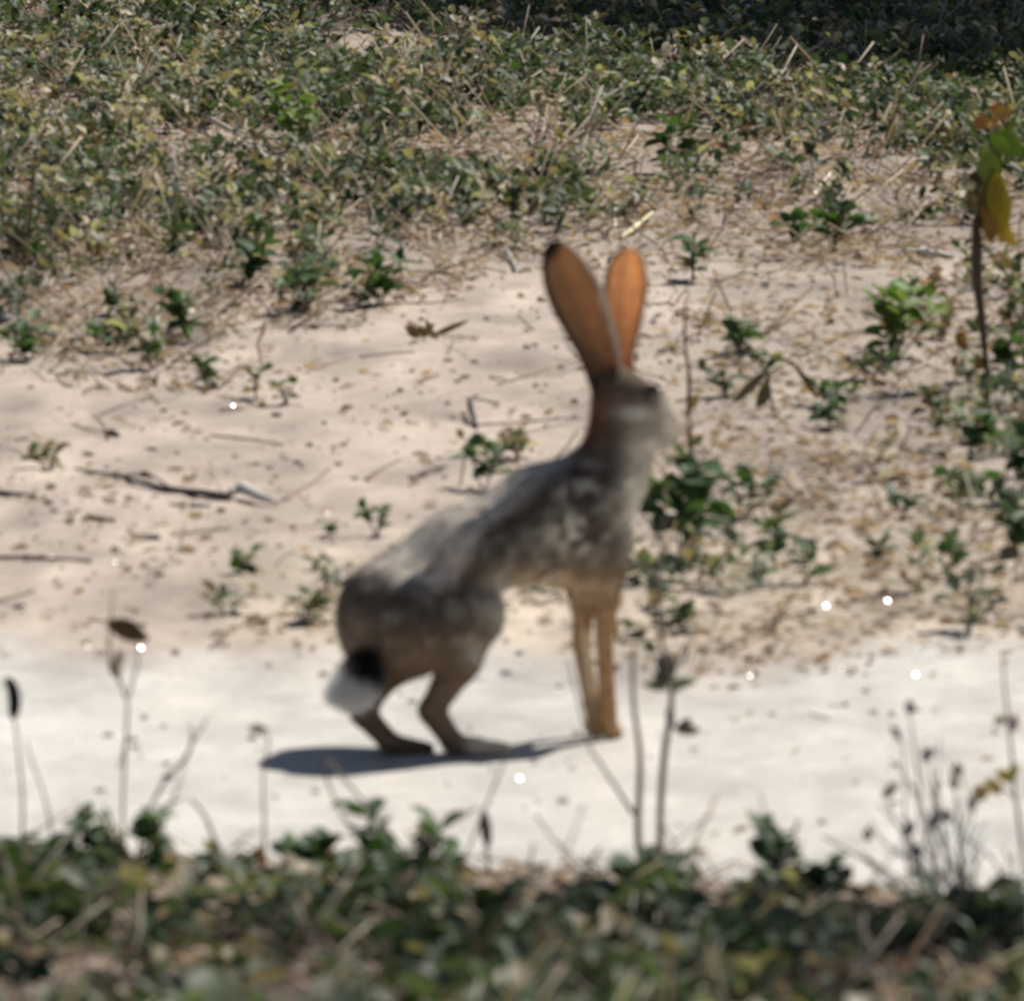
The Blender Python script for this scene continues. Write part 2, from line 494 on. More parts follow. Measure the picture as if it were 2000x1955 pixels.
# ------------------------------------------------------------------ ground cover: the nearest clumps are weeds of their own
def cover_density(x, y):
    px, py = project(x, y, 0.0)
    n1 = noise2(x * 2.6, y * 1.1, 31); n2 = noise2(x * 8, y * 3.5, 32)
    edge = np.interp(px, VEG_X, VEG_Y) + (n1 - .5) * 90
    up = 1 - smooth(-35, 15, py - edge)
    shade = smooth(1000, 1500, px) * (1 - smooth(150, 420, py))
    n3 = noise2(x * 4.2, y * 1.5, 33)
    patch = smooth(.44, .57, n1 * .35 + n2 * .3 + n3 * .35 + .20 * shade + .05 * (1 - smooth(0, 350, py)))
    d = up * (.05 + (.41 + .13 * smooth(700, 1200, px) + .32 * shade) * patch)
    right = smooth(1350, 1600, px) * smooth(520, 620, py) * (1 - smooth(1020, 1120, py))
    d = np.maximum(d, right * (.025 + .38 * smooth(1800, 1960, px)) * (n2 > .35))
    strip = smooth(1110, 1170, py) * (1 - smooth(1235, 1275, py)) * smooth(380, 600, px)
    d = np.maximum(d, strip * .12)
    bot = np.interp(px, XS, TRACK_BOT) + (n2 - .5) * 60
    return np.maximum(d, smooth(30, 80, py - bot) * (.10 + .48 * smooth(.42, .62, .3 * n1 + .3 * n2 + .4 * noise2(x * 5.5, y * 4, 34))))

rngC = np.random.default_rng(9)
def wedge(n, rng, y0=7.6, y1=26.0, side=.28):
    """points spread evenly over the ground in and beside the view"""
    y = np.sqrt(rng.uniform(0, 1, n) * ((y1 + 5) ** 2 - (y0 + 5) ** 2) + (y0 + 5) ** 2) - 5
    return np.column_stack([rng.uniform(-1, 1, n) * (.0415 * y + side), y])

def place_words(px):
    for lim, w in ((170, 'at the far left'), (330, 'below the hanging dark leaf'), (520, 'below the forked dry weed'), (720, "below the hare's shadow"),
                   (900, "below the hare's hind feet"), (1110, "below the hare's belly"), (1260, "below the hare's forelegs"), (1420, 'by the dry double stem'),
                   (1600, 'right of the double stem'), (1760, 'left of the dead bush'), (1920, 'in front of the dead bush')):
        if px < lim: return w
    return 'at the far right'

def leaves_mesh(acc, pos, d, up, L, W, col):
    d = d / np.linalg.norm(d, axis=1)[:, None]
    s = np.cross(d, up); s /= np.linalg.norm(s, axis=1)[:, None] + 1e-9
    n = np.cross(s, d)
    m = len(pos); lv = LEAF_V[None]
    V = pos[:, None] + lv[..., 0:1] * (W[:, None] * s)[:, None] + lv[..., 1:2] * (L[:, None] * d)[:, None] + lv[..., 2:3] * (L[:, None] * n)[:, None]
    off = (np.arange(m) * 11)[:, None, None]
    acc.add(V.reshape(-1, 3), (LEAF_Q[None] + off).reshape(-1, 4), (LEAF_T[None] + off).reshape(-1, 3), np.repeat(col, 11, axis=0))

cand = wedge(29000, rngC, side=.72)
keep = rngC.random(len(cand)) < cover_density(cand[:, 0], cand[:, 1])
cand = cand[keep]
ok = np.ones(len(cand), bool)
for (tx, ty, sp) in taken:
    ok &= np.hypot(cand[:, 0] - tx, (cand[:, 1] - ty) * .6) > sp + .006
cand = cand[ok]
for (gx_, gy_) in [(1613, 1186), (1733, 1176), (1466, 1324), (455, 795), (640, 1005), (1643, 1028)]:
    gg = ground_at(gx_, gy_)
    ok2 = ~((np.abs(cand[:, 0] - gg[0]) < .05) & (cand[:, 1] < gg[1] + .05) & (cand[:, 1] > gg[1] - .65))
    cand = cand[ok2]
cz = ground_z(cand[:, 0], cand[:, 1])
cpx, cpy = project(cand[:, 0], cand[:, 1], cz)
in_view = (cpx > -40) & (cpx < 2040) & (cpy > -40) & (cpy < 2000)
order = np.argsort(np.where(in_view, cand[:, 1], 1e9))
single = set(order[:min(300 - len(WEEDS) - 8, int(in_view.sum()))].tolist())
cover = Acc(); clumps = []
for i in range(len(cand)):
    if i not in single:
        clumps.append(i); continue
    near = cand[i, 1] < 11.9
    h = rngC.uniform(.022, .052); sp = rngC.uniform(.022, .045); ll = rngC.uniform(.014, .024) * (1.6 if near else 1); h *= .72 if near else 1
    hq = (h - .022) / .030
    tone = ('half dry weed', 'dark green weed', 'olive green weed', 'grey green weed')[rngC.choice(4, p=[.3, .36, .22, .12])]
    loc = np.array([cand[i, 0], cand[i, 1], cz[i]])
    look = ('low ' if hq < .33 else 'middling ' if hq < .66 else 'tall ') + tone
    if near:
        row = 'back row' if cpy[i] < 1735 else 'second row' if cpy[i] < 1790 else 'third row' if cpy[i] < 1845 else 'fourth row' if cpy[i] < 1885 else 'fifth row' if cpy[i] < 1920 else 'front row'
        weed(loc, look + ", foreground " + row + ", " + place_words(cpx[i]), rngC, h, sp, 12, ll, 3, 0, pool=TONES[tone], group='weeds in the foreground strip')
    else:
        zone = ('left of the hare' if cpx[i] < 900 else "right of the hare's chest" if cpx[i] < 1480 else 'around the two brightest glints' if cpx[i] < 1780 else 'along the right edge')
        rowz = 'beside the track' if cpy[i] > 1120 else 'on open littered soil' if cpy[i] > 800 else 'near the far ground cover'
        weed(loc, look + " " + rowz + ", " + zone, rngC, h * .8, sp * .8, 9, ll, 3, 0, pool=TONES[tone], group='scattered weeds on the littered soil')
clumps = np.array(clumps)
NL = 20
ci = np.repeat(clumps, NL); m = len(ci)
nearc = cand[clumps, 1] < 11.9
spread = np.repeat(rngC.uniform(.010, .028, len(clumps)), NL); hh = np.repeat(rngC.uniform(.022, .064, len(clumps)) * np.where(nearc, .62, 1), NL)
dryc = np.repeat(rngC.random(len(clumps)) < np.where(cand[clumps, 1] < 11.9, np.where(cpx[clumps] > 1350, .42, .22), .2), NL)
base_g = np.repeat(GREENS[rngC.integers(8, size=len(clumps))] * rngC.uniform(.85, 1.2, (len(clumps), 1)), NL, axis=0)
ang = rngC.uniform(0, 6.283, m); rad = spread * np.sqrt(rngC.random(m))
pos = np.column_stack([cand[ci, 0] + np.cos(ang) * rad, cand[ci, 1] + np.sin(ang) * rad, np.zeros(m)])
pos[:, 2] = ground_z(pos[:, 0], pos[:, 1]) + .004 + hh * rngC.random(m) ** .8 * (1 - .4 * rad / .045)
b = rngC.uniform(0, 6.283, m)
d = np.column_stack([np.cos(b), np.sin(b), rngC.uniform(-.4, 1.6, m)])
upv = np.column_stack([rngC.normal(0, .5, m), rngC.normal(0, .5, m), np.ones(m)])
L = rngC.uniform(.010, .026, m) * np.where(cand[ci, 1] < 11.9, 1.75, 1)
col = base_g * rngC.uniform(.8, 1.25, (m, 1))
dl = dryc | (rngC.random(m) < .10)
col[dl] = DRYS[rngC.integers(len(DRYS), size=dl.sum())] * rngC.uniform(.8, 1.15, (dl.sum(), 1))
leaves_mesh(cover, pos, d, upv, L, L * rngC.uniform(.45, .68, m), col)
for i in clumps:
    p0 = np.array([cand[i, 0], cand[i, 1], cz[i]])
    V, Q, T = tube_arrays([p0, p0 + (rngC.normal(0, .012), rngC.normal(0, .012), .02), p0 + (rngC.normal(0, .02), rngC.normal(0, .02), .045)], .0009, 3); cover.add(V, Q, T, STEM_COL)
tag(link('ground_cover', cover.mesh('ground_cover', M_LEAF)), 'dense low cover of small grey green weeds beyond the bare sand', 'ground cover', kind='stuff')

# ------------------------------------------------------------------ litter, grit and broken stalks
def scatter(n, dens, rng):
    c = wedge(int(n * 1.3), rng, 7.6, 24.5, .5)
    px, py = project(c[:, 0], c[:, 1], 0.0)
    return c[rng.random(len(c)) < dens(c[:, 0], c[:, 1], px, py)]

def litter_density(x, y, px, py):
    edge = np.interp(px, VEG_X, VEG_Y)
    t = track_mask(x, y)
    n = noise2(x * 5, y * 2.5, 41)
    right = smooth(1180, 1450, px)
    d = np.where(py < edge + 40, 1.0, .13 + .75 * right)
    strip = smooth(1080, 1160, py) * (1 - smooth(1240, 1300, py)) * smooth(400, 600, px)
    d = np.maximum(d, .5 * strip)
    d = np.where(py > np.interp(px, XS, TRACK_BOT) - 10, .9, d)
    n5 = noise2(x * 13, y * 6, 43)
    return d * (1 - .985 * t) * np.clip(2.6 * (.6 * n + .4 * n5) - .55, .05, 1.2)

rngT = np.random.default_rng(21)
lit = Acc()
LIT_C = np.array([(.36, .28, .20), (.29, .21, .145), (.42, .35, .27), (.22, .165, .12), (.40, .29, .19), (.48, .43, .35), (.30, .26, .215), (.38, .32, .26), (.26, .215, .17)])
lc = scatter(75000, litter_density, rngT); m = len(lc)
b = rngT.uniform(0, 6.283, m); L = rngT.uniform(.006, .026, m)
pos = np.column_stack([lc, ground_z(lc[:, 0], lc[:, 1]) + .003])
leaves_mesh(lit, pos, np.column_stack([np.cos(b), np.sin(b), rngT.normal(0, .3, m)]), np.column_stack([rngT.normal(0, .6, (m, 2)), np.ones(m)]),
            L, L * rngT.uniform(.25, .65, m), LIT_C[rngT.integers(len(LIT_C), size=m)] * rngT.uniform(.7, 1.2, (m, 1)))
tag(link('leaf_litter', lit.mesh('leaf_litter', M_DRY)), 'scattered dry leaf litter in tan, orange and grey on the soil', 'leaf litter', kind='stuff')

def stalk_density(x, y, px, py):
    edge = np.interp(px, VEG_X, VEG_Y)
    d = np.where(py < edge + 30, .9, np.where(px > 1300, .22, .07))
    d = np.where(py > np.interp(px, XS, TRACK_BOT), .8, d)
    return d * (1 - .97 * track_mask(x, y))
stk = Acc()
for (x, y) in scatter(12000, stalk_density, rngT):
    a = rngT.uniform(0, 6.28); L = rngT.uniform(.02, .10); z = float(ground_z(x, y))
    tilt = abs(rngT.normal(0, .55))
    p0 = np.array([x, y, z + .002]); d = np.array([math.cos(a), math.sin(a) , tilt])
    p2 = p0 + d * L; p1 = (p0 + p2) / 2 + rngT.normal(0, .05, 3) * L
    c = [(.46, .42, .36), (.40, .33, .25), (.26, .20, .15), (.66, .60, .48)][rngT.integers(4)]
    V, Q, T = tube_arrays([p0, p1, p2], rngT.uniform(.0007, .0017), 4); stk.add(V, Q, T, c)
tag(link('dry_stalk_litter', stk.mesh('dry_stalk_litter', M_DRY)), 'thin broken dry stalks lying through the ground cover and soil', 'dry stalks', kind='stuff')

OCT = np.array([(1, 0, 0), (0, 1, 0), (-1, 0, 0), (0, -1, 0), (.7, .7, .5), (-.7, .7, .55), (-.7, -.7, .5), (.7, -.7, .6), (0, 0, .9), (0, 0, -.4)], float)
OCT_T = np.array([(0, 4, 7), (0, 1, 4), (1, 5, 4), (1, 2, 5), (2, 6, 5), (2, 3, 6), (3, 7, 6), (3, 0, 7), (8, 7, 4), (8, 4, 5), (8, 5, 6), (8, 6, 7),
                  (9, 1, 0), (9, 2, 1), (9, 3, 2), (9, 0, 3)])
def grit_density(x, y, px, py):
    return .75 * (1 - .5 * track_mask(x, y)) * (.2 + noise2(x * 4, y * 2, 51))
grit = Acc()
gc = scatter(16000, grit_density, rngT); m = len(gc)
r = .0014 + .0048 * rngT.random(m) ** 3
V = OCT[None] * (r[:, None] * rngT.uniform(.7, 1.3, (m, 3)) * [1, 1, .75])[:, None] + rngT.normal(0, .12, (m, 10, 3)) * r[:, None, None]
V = V + np.column_stack([gc, ground_z(gc[:, 0], gc[:, 1]) + r * .25])[:, None]
gcol = soil_colour(gc[:, 0], gc[:, 1]) * rngT.uniform(.72, 1.15, (m, 1))
grit.add(V.reshape(-1, 3), None, (OCT_T[None] + (np.arange(m) * 10)[:, None, None]).reshape(-1, 3), np.repeat(gcol, 10, axis=0))
tag(link('grit', grit.mesh('grit', M_STONE, smooth_shade=False)), 'small clods and grit strewn over the sandy soil', 'gravel', kind='stuff')

# ------------------------------------------------------------------ sticks lying on the ground
def stick(name, pix, rad, col, label, cat='stick', lift=.5, sides=7, up=None, n=12):
    """pix: points seen on the ground; rad: radii in mm; up: extra heights in metres"""
    pts = []
    for k, (px, py) in enumerate(pix):
        g = ground_at(px, py)
        g[2] += rad[min(k, len(rad) - 1)] / 1000 * lift * 2 + (up[k] if up else 0)
        pts.append(g)
    root_z = pts[0].copy()
    c = curve_pts(pts, n)
    rr = np.interp(np.linspace(0, 1, len(c)), np.linspace(0, 1, len(rad)), np.array(rad) / 1000)
    rng = np.random.default_rng(len(label) * 13 + int(pix[0][0]))
    rr = rr * rng.uniform(.8, 1.2, len(rr))
    a = Acc(); a.tube(c, rr, col, sides)
    o = link(name, a.mesh(name, M_WOOD, root_z), None, Vector(root_z))
    return tag(o, label, cat)

tw = thing('fallen_twig', ground_at(300, 945), 'long dark twig lying on the bare sand left of the hare', 'twig')
a = Acc(); org = np.array(tw.location)
def gpt(px, py, up=0.0):
    g = ground_at(px, py); g[2] += up; return g
a.tube(curve_pts([gpt(148, 918, .002), gpt(235, 938, .004), gpt(320, 960, .004), gpt(400, 972, .005), gpt(452, 978, .004)], 18),
       np.interp(np.linspace(0, 1, 17), [0, .5, 1], [.0012, .0034, .0052]), (.075, .06, .055), 7)
a.tube(curve_pts([gpt(245, 935, .004), gpt(290, 940, .008), gpt(330, 958, .004)], 8), .0014, (.10, .08, .07), 5)
link('branch', a.mesh('branch', M_WOOD, org), tw)
a = Acc()
a.tube(curve_pts([gpt(446, 975, .005), gpt(470, 974, .013), gpt(505, 986, .010), gpt(548, 988, .004)], 9), np.interp(np.linspace(0, 1, 10), [0, .4, 1], [.004, .008, .0022]), (.50, .46, .42), 7)
link('lit_end', a.mesh('lit_end', M_WOOD, org), tw)  # twig end in sun, its brightness painted as a pale colour

stick('bark_piece', [(1772, 496), (1812, 500), (1862, 507)], [4, 5, 3.5], (.72, .68, .60), 'short bleached white stick on bare soil left of the sapling')
stick('fallen_branch', [(-60, 615), (0, 632), (60, 652), (112, 664)], [7, 8, 7, 3], (.24, .22, .22), 'grey branch sticking in from the left edge, among weeds')
stick('thin_stick', [(-40, 1092), (60, 1093), (178, 1099)], [2.2, 2.6, 2], (.22, .17, .14), 'long straight stick on the sand at the left edge')
stick('thin_stick', [(258, 1053), (285, 1054), (312, 1054)], [3.4, 2.8, 3.2], (.10, .085, .08), 'short dark stick lying alone on the sand below the long twig')
stick('thin_stick', [(170, 1010), (195, 1018), (226, 1020)], [2, 2.8, 2.2], (.17, .12, .09), 'short brown stick on the sand just under the long dark twig')
stick('thin_stick', [(-30, 962), (30, 968), (72, 970)], [2.6, 2.4, 1.6], (.15, .11, .09), 'brown stick on the sand at the left edge, level with the long twig')
stick('thin_stick', [(330, 988), (370, 990), (412, 990)], [1.5, 2.2, 1.6], (.16, .13, .11), 'thin stick lying close under the thick end of the long twig')
stick('thin_stick', [(935, 832), (1030, 826), (1135, 818)], [1.4, 1.6, 1.3], (.20, .16, .13), "thin straight twig on the sand behind the hare's neck")
stick('bark_piece', [(800, 938), (835, 926), (872, 914)], [2, 5, 3], (.30, .26, .23), "flat bark piece on the sand left of the green tuft behind the hare's back", lift=.7)
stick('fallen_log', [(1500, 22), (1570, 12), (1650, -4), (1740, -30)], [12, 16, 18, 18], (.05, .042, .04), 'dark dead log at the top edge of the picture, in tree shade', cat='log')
stick('fallen_stalk', [(338, 220), (420, 262), (500, 318), (560, 372), (622, 420)], [2, 2.6, 2.6, 2.2, 1.4], (.46, .42, .36), 'long pale dry stem arching through the ground cover at the left', cat='stem', up=[.01, .018, .02, .012, .003])
stick('thin_stick', [(366, 392), (388, 425), (402, 455), (416, 484)], [1.6, 2.6, 3, 2.4], (.66, .62, .56), 'bleached white stick standing at a slant in the left ground cover', up=[.012, .01, .006, .001])
stick('thin_stick', [(222, 30), (238, 68), (254, 108)], [1.6, 2.8, 2.4], (.46, .44, .38), 'pale leaning stick near the top left corner', up=[.01, .006, .001])
stick('thin_stick', [(180, 243), (200, 262), (220, 284)], [2.4, 3.2, 2.4], (.56, .42, .28), 'short tan stick in the ground cover, left of the long arching stem', up=[.012, .008, .003])
stick('grass_stalk', [(1212, 470), (1240, 455), (1275, 430)], [3, 3.6, 1.5], (.64, .58, .36), "slanting straw coloured blade between and above the hare's ears", cat='blade', up=[0, .004, .010])
stick('grass_stalk', [(1200, 468), (1201, 440), (1202, 398)], [2, 2.6, 1.6], (.60, .55, .46), "upright pale blade just above the hare's ears", cat='blade', up=[0, -.0, .0])
stick('thin_stick', [(1585, 392), (1605, 370), (1622, 350)], [2, 3, 2.4], (.70, .66, .56), 'white chip of wood in the ground cover at the upper right', up=[0, .004, .006])
stick('thin_stick', [(470, 280), (420, 330), (330, 366), (300, 350)], [1.2, 1.4, 1.4, 1.0], (.40, .35, .28), 'curved thin stem crossing below the long arching stem', up=[.008, .012, .01, .004])
stick('grass_stalk', [(560, 130), (555, 170), (560, 200)], [1.6, 1.8, 1.4], (.48, .45, .36), 'upright pale stalk behind the bright yellow green bush', cat='blade', up=[.002, 0, 0])
stick('fallen_stalk', [(0, 95), (35, 150), (48, 220), (60, 262)], [1.4, 1.6, 1.6, 1.4], (.42, .40, .34), 'pale stem curving down along the left edge of the picture', cat='stem', up=[.01, .01, .006, 0])
stick('fallen_stalk', [(720, 360), (722, 400), (735, 455)], [1.2, 1.8, 1.6], (.50, .47, .38), 'short pale stem in the ground cover above the lush dark weed', cat='stem', up=[.008, .006, 0])
stick('thin_stick', [(985, 495), (1000, 515), (1015, 535)], [2, 2.4, 2], (.42, .40, .36), "grey stick at the vegetation edge left of the hare's ears", up=[.008, .004, 0])
stick('charred_stub', [(917, 806), (920, 818), (930, 838)], [3.5, 4, 2.5], (.06, .05, .045), "small dark stub standing on the sand above the hare's back", cat='stub', up=[.012, .007, 0])
stick('dark_pebble', [(205, 850), (218, 852), (232, 855)], [2.5, 4.5, 2.5], (.10, .08, .075), 'small dark stone on the sand at the left, above the long twig', cat='stone')
stick('thin_stick', [(1790, 1240), (1850, 1238), (1900, 1236)], [1.6, 2.4, 1.6], (.20, .18, .18), 'dark thin stick at the far edge of the track at the right')
stick('thin_stick', [(455, 650), (560, 640), (700, 638)], [1.6, 2.6, 1.8], (.42, .36, .29), 'long weathered stick along the top of the bare sand')
stick('thin_stick', [(308, 590), (306, 620), (310, 672)], [1.6, 2.2, 2.0], (.52, .48, .40), 'pale upright dry stalk left of the dark weed by the sand', up=[.0, 0, 0])

# white chips of quartz that catch the sun
CHIPS = [(455, 795, 3.6, "glinting white chip on the sand between the left weeds and the long twig"),
 (275, 1268, 4.2, "brightest left chip, glinting under the dark brown hanging leaf"),
 (170, 1264, 3.0, "dim chip at the track edge left of the hanging leaf"),
 (1613, 1186, 4.2, "left one of the two brightest glinting chips beyond the track"),
 (1733, 1176, 4.2, "right one of the two brightest glinting chips beyond the track"),
 (1466, 1324, 3.6, "glinting chip on the pale track right of the dry double stem"),
 (1644, 1308, 2.6, "faint chip on the pale track below the two brightest glints"),
 (1788, 1320, 3.4, "glinting chip on the pale track near the right edge"),
 (1791, 1266, 2.6, "faint chip at the far edge of the track near the right edge"),
 (1015, 1523, 3.4, "glinting chip alone on the near side of the track below the hare"),
 (225, 1100, 3.0, "glinting chip at the end of the long straight stick"),
 (100, 1087, 2.6, "faint chip lying on the long straight stick at the left edge"),
 (640, 1005, 2.8, "glinting chip beside the single thin sprout on the sand"),
 (557, 120, 3.0, "glinting chip high in the ground cover, left of centre"),
 (1643, 1028, 2.8, "glinting chip on the soil above the small bushy weed"),
 (1448, 1624, 2.4, "faint chip on the near edge of the track at the right")]
Hn = (SUN + (Vector((0, 0, CAM_H)) - Vector((0, 12, 0))).normalized()).normalized()
rngQ = np.random.default_rng(3)
for (px, py, r, lab) in CHIPS:
    g = ground_at(px, py); r *= .00048 if r > 3.2 else .0003
    k = 9; ang = np.arange(k) * 2 * math.pi / k
    rr = r * rngQ.uniform(.82, 1.12, k)
    V = np.vstack([np.column_stack([np.cos(ang) * rr, np.sin(ang) * rr, np.full(k, .0008)]), np.column_stack([np.cos(ang) * rr * .9, np.sin(ang) * rr * .9, np.full(k, -.0022)]),
                   [[0, 0, .0009], [0, 0, -.003]]])
    Q = np.array([(i + k, (i + 1) % k + k, (i + 1) % k, i) for i in range(k)])
    T = np.array([(2 * k, i, (i + 1) % k) for i in range(k)] + [(2 * k + 1, (i + 1) % k + k, i + k) for i in range(k)])
    o = link('quartz_chip', mesh_from('quartz_chip', V, [Q, T], M_QUARTZ, None, False), None, Vector(g) + Vector((0, 0, r * .62)))
    o.rotation_euler = Hn.to_track_quat('Z', 'Y').to_euler()
    tag(o, lab, 'stone chip', 'white chips that glint in the sun')

# ------------------------------------------------------------------ tall dry weeds and stalks
def stalk(name, foot, label, cat='plant'):
    g = ground_at(*foot)
    return thing(name, g, label, cat), g

def stems(root, g, lines, col, name='stem', mat=None, sides=6):
    """lines: (pixel points, radii in mm, depth offsets); each its own stem"""
    for (pix, rad, dep) in lines:
        pts = [at(px, py, g[1] + (dep[k] if isinstance(dep, (list, tuple)) else dep)) for k, (px, py) in enumerate(pix)]
        c = curve_pts(pts, 6 * (len(pts) - 1) + 1)
        rr = np.interp(np.linspace(0, 1, len(c)), np.linspace(0, 1, len(rad)), np.array(rad) / 1000) * (1.3 if g[1] < 11.8 else 1.0)
        a = Acc(); a.tube(c, rr, col, sides)
        link(name, a.mesh(name, mat or M_DRY, g), root)

def flat_leaf(root, g, px0, py0, px1, py1, width, col, dep=0.0, curl=1.0, name='leaf', face=None, mat=None, tip_dep=0.0):
    """one leaf from a stalk point to its tip"""
    p0, p1 = at(px0, py0, g[1] + dep), at(px1, py1, g[1] + dep + tip_dep)
    d = p1 - p0; L = np.linalg.norm(d)
    up = np.array(face if face is not None else (0.2, -1.0, .35), float)
    s, dd, n = leaf_frame(d, up)
    k = 7
    t = np.linspace(0, 1, k); w = np.sin(np.pi * np.clip(t * .93 + .05, 0, 1)) ** .8 * width / 2
    V = []
    for i in range(k):
        c = p0 + dd * L * t[i] - n * curl * .16 * L * t[i] ** 2
        for u in (-1, -.5, 0, .5, 1):
            V.append(c + s * u * w[i] + n * curl * .25 * w[i] * abs(u))
    V = np.array(V)
    Q = np.array([(i * 5 + j, i * 5 + j + 1, (i + 1) * 5 + j + 1, (i + 1) * 5 + j) for i in range(k - 1) for j in range(4)])
    V2 = np.vstack([V, V - n * .0004]); Q2 = np.vstack([Q, Q[:, ::-1] + len(V)])
    a = Acc(); a.add(V2 - g, Q2, None, np.clip(np.asarray(col) * 2.2, 0, .6))
    return link(name, a.mesh(name, mat or M_LEAF), root)

# double stemmed dry weed in front of the hare
W, g = stalk('dry_weed', (1268, 1690), 'tall dry weed with two thin grey stems in front of the hare')
DC = (.29, .25, .24)
stems(W, g, [([(1290, 1692), (1290, 1580), (1298, 1470), (1310, 1390), (1312, 1340)], [2.9, 2.6, 2.5, 2.3, 2.0], 0),
             ([(1312, 1340), (1292, 1250), (1284, 1150), (1290, 1080), (1298, 1010)], [2.0, 1.8, 1.7, 1.5, 1.2], 0),
             ([(1252, 1692), (1246, 1620), (1250, 1480), (1238, 1380), (1236, 1300), (1240, 1262)], [2.9, 2.7, 2.2, 1.8, 1.4, 1.0], -.01),
             ([(1238, 1590), (1205, 1540), (1172, 1490), (1150, 1450), (1110, 1290)], [1.8, 1.5, 1.2, 1.0, .8], -.012),
             ([(1300, 1430), (1318, 1418), (1345, 1424), (1352, 1428)], [1.0, .9, .7, .5], .004)], DC)
tuft = np.random.default_rng(31)
for k in range(17):
    if k < 11: x0, y0 = 1306 + tuft.normal(0, 9), 1338 + tuft.normal(0, 18)
    elif k < 14: x0, y0 = 1316 + tuft.normal(0, 8), 1422 + tuft.normal(0, 5)
    else: x0, y0 = 1282 + tuft.normal(0, 4), 1270 - (k - 14) * 60
    an = tuft.uniform(-.25, 3.4); ln = tuft.uniform(28, 54)
    c = np.array([(.16, .165, .115), (.10, .105, .07), (.20, .195, .14), (.13, .11, .085)][k % 4]) * .7
    flat_leaf(W, g, x0, y0, x0 + math.cos(an) * ln, y0 - math.sin(an) * ln, tuft.uniform(.008, .0125), c, dep=tuft.normal(0, .008), face=(tuft.normal(0, .8), -1, tuft.normal(.2, .5)))

# weed on the left that carries the dark hanging leaf
W, g = stalk('dry_weed', (243, 1668), 'thin pale dry weed at the left whose top carries a dark hanging leaf')
stems(W, g, [([(243, 1670), (240, 1560), (246, 1450), (250, 1370)], [1.3, 1.1, 1.1, 1.0], 0),
             ([(250, 1372), (232, 1325), (216, 1290), (214, 1240), (222, 1150)], [1.1, 1.3, 1.2, .9, .5], 0),
             ([(252, 1360), (262, 1320), (270, 1285), (264, 1225)], [1.0, .9, .7, .5], .004),
             ([(246, 1450), (232, 1500), (236, 1490)], [.7, .6, .4], 0)], (.36, .29, .24))
flat_leaf(W, g, 208, 1216, 290, 1246, .021, (.075, .048, .028), dep=.0, curl=-.9, face=(0, -1, -.25), name='hanging_leaf')
flat_leaf(W, g, 234, 1326, 214, 1292, .010, (.25, .18, .13), dep=-.003)
flat_leaf(W, g, 226, 1312, 236, 1268, .008, (.23, .17, .12), dep=.003)

# black seed head at the left edge
W, g = stalk('dry_stalk', (42, 1672), 'dry stalk with a black seed head at the left edge of the picture')
stems(W, g, [([(42, 1675), (44, 1560), (34, 1450), (26, 1380), (18, 1330)], [1.2, 1.1, .9, .8, .7], 0),
             ([(110, 1670), (88, 1560), (60, 1480), (50, 1440)], [1.1, .9, .7, .5], .01)], (.34, .29, .27))
a = Acc(); a.tube(curve_pts([at(24, 1404, g[1]), at(28, 1380, g[1]), at(27, 1355, g[1]), at(20, 1334, g[1]), at(8, 1326, g[1])], 12),
                  np.array([.002, .0042, .0055, .006, .0062, .0062, .006, .0058, .0055, .005, .0042, .003, .002])[:13], (.035, .029, .027), 8)
link('seed_head', a.mesh('seed_head', M_DRY, g), W)

# forked dry weed left of the hare's shadow
W, g = stalk('dry_weed', (440, 1690), 'forked tan dry weed standing on the near track edge under the shadow tip')
stems(W, g, [([(445, 1692), (420, 1640), (398, 1590), (372, 1560)], [1.6, 1.7, 1.2, .9], 0),
             ([(262, 1690), (285, 1600), (310, 1545), (330, 1515), (362, 1480), (376, 1440), (370, 1412)], [.9, 1.1, 1.2, 1.3, 1.2, 1.0, .6], .006),
             ([(376, 1448), (396, 1420), (404, 1398)], [.8, .6, .5], .006),
             ([(300, 1580), (330, 1570), (362, 1556)], [.7, .8, .6], .003)], (.33, .25, .19))
a = Acc(); a.add(OCT * .0055 + at(328, 1519, g[1] + .004), None, OCT_T, (.11, .08, .075))
link('seed_pod', a.mesh('seed_pod', M_DRY, g), W)
flat_leaf(W, g, 428, 1668, 398, 1640, .012, (.42, .32, .15), dep=.004)

W, g = stalk('dry_stalk', (514, 1690), 'thin upright stalk with a small brown leaf just left of the shadow tip')
stems(W, g, [([(514, 1694), (516, 1600), (514, 1520), (524, 1450), (520, 1420)], [1.3, 1.1, .8, .7, .5], 0)], (.36, .29, .26))
flat_leaf(W, g, 520, 1424, 484, 1422, .009, (.26, .22, .21), dep=0)
flat_leaf(W, g, 514, 1700, 506, 1650, .010, (.24, .10, .05), dep=-.01)

# the bushy dead weed at the lower right and its neighbours
rngB = np.random.default_rng(42)
W, g = stalk('dead_bush', (1868, 1775), 'bushy grey dead weed with many twigs at the lower right')
lines = []
for (tx, ty) in [(1740, 1480), (1820, 1500), (1870, 1560), (1715, 1570), (1770, 1640), (1830, 1660), (1860, 1610), (1925, 1630), (1785, 1480), (1775, 1385), (1760, 1440), (1800, 1455), (1835, 1440), (1850, 1480), (1730, 1535), (1785, 1530), (1825, 1545), (1700, 1600), (1880, 1520),
                 (1905, 1560), (1760, 1590), (1720, 1640), (1930, 1600), (1845, 1580), (1680, 1660), (1800, 1620), (1890, 1640), (1955, 1650)]:
    fx, fy = 1862 + rngB.normal(0, 48), 1785
    m1 = (fx * .6 + tx * .4 + rngB.normal(0, 12), fy * .55 + ty * .45); m2 = (fx * .25 + tx * .75 + rngB.normal(0, 14), fy * .22 + ty * .78)
    lines.append(([(fx, fy), m1, m2, (tx, ty)], [.8, .8, .7, .5], [0, rngB.normal(0, .015), rngB.normal(0, .025), rngB.normal(0, .035)]))
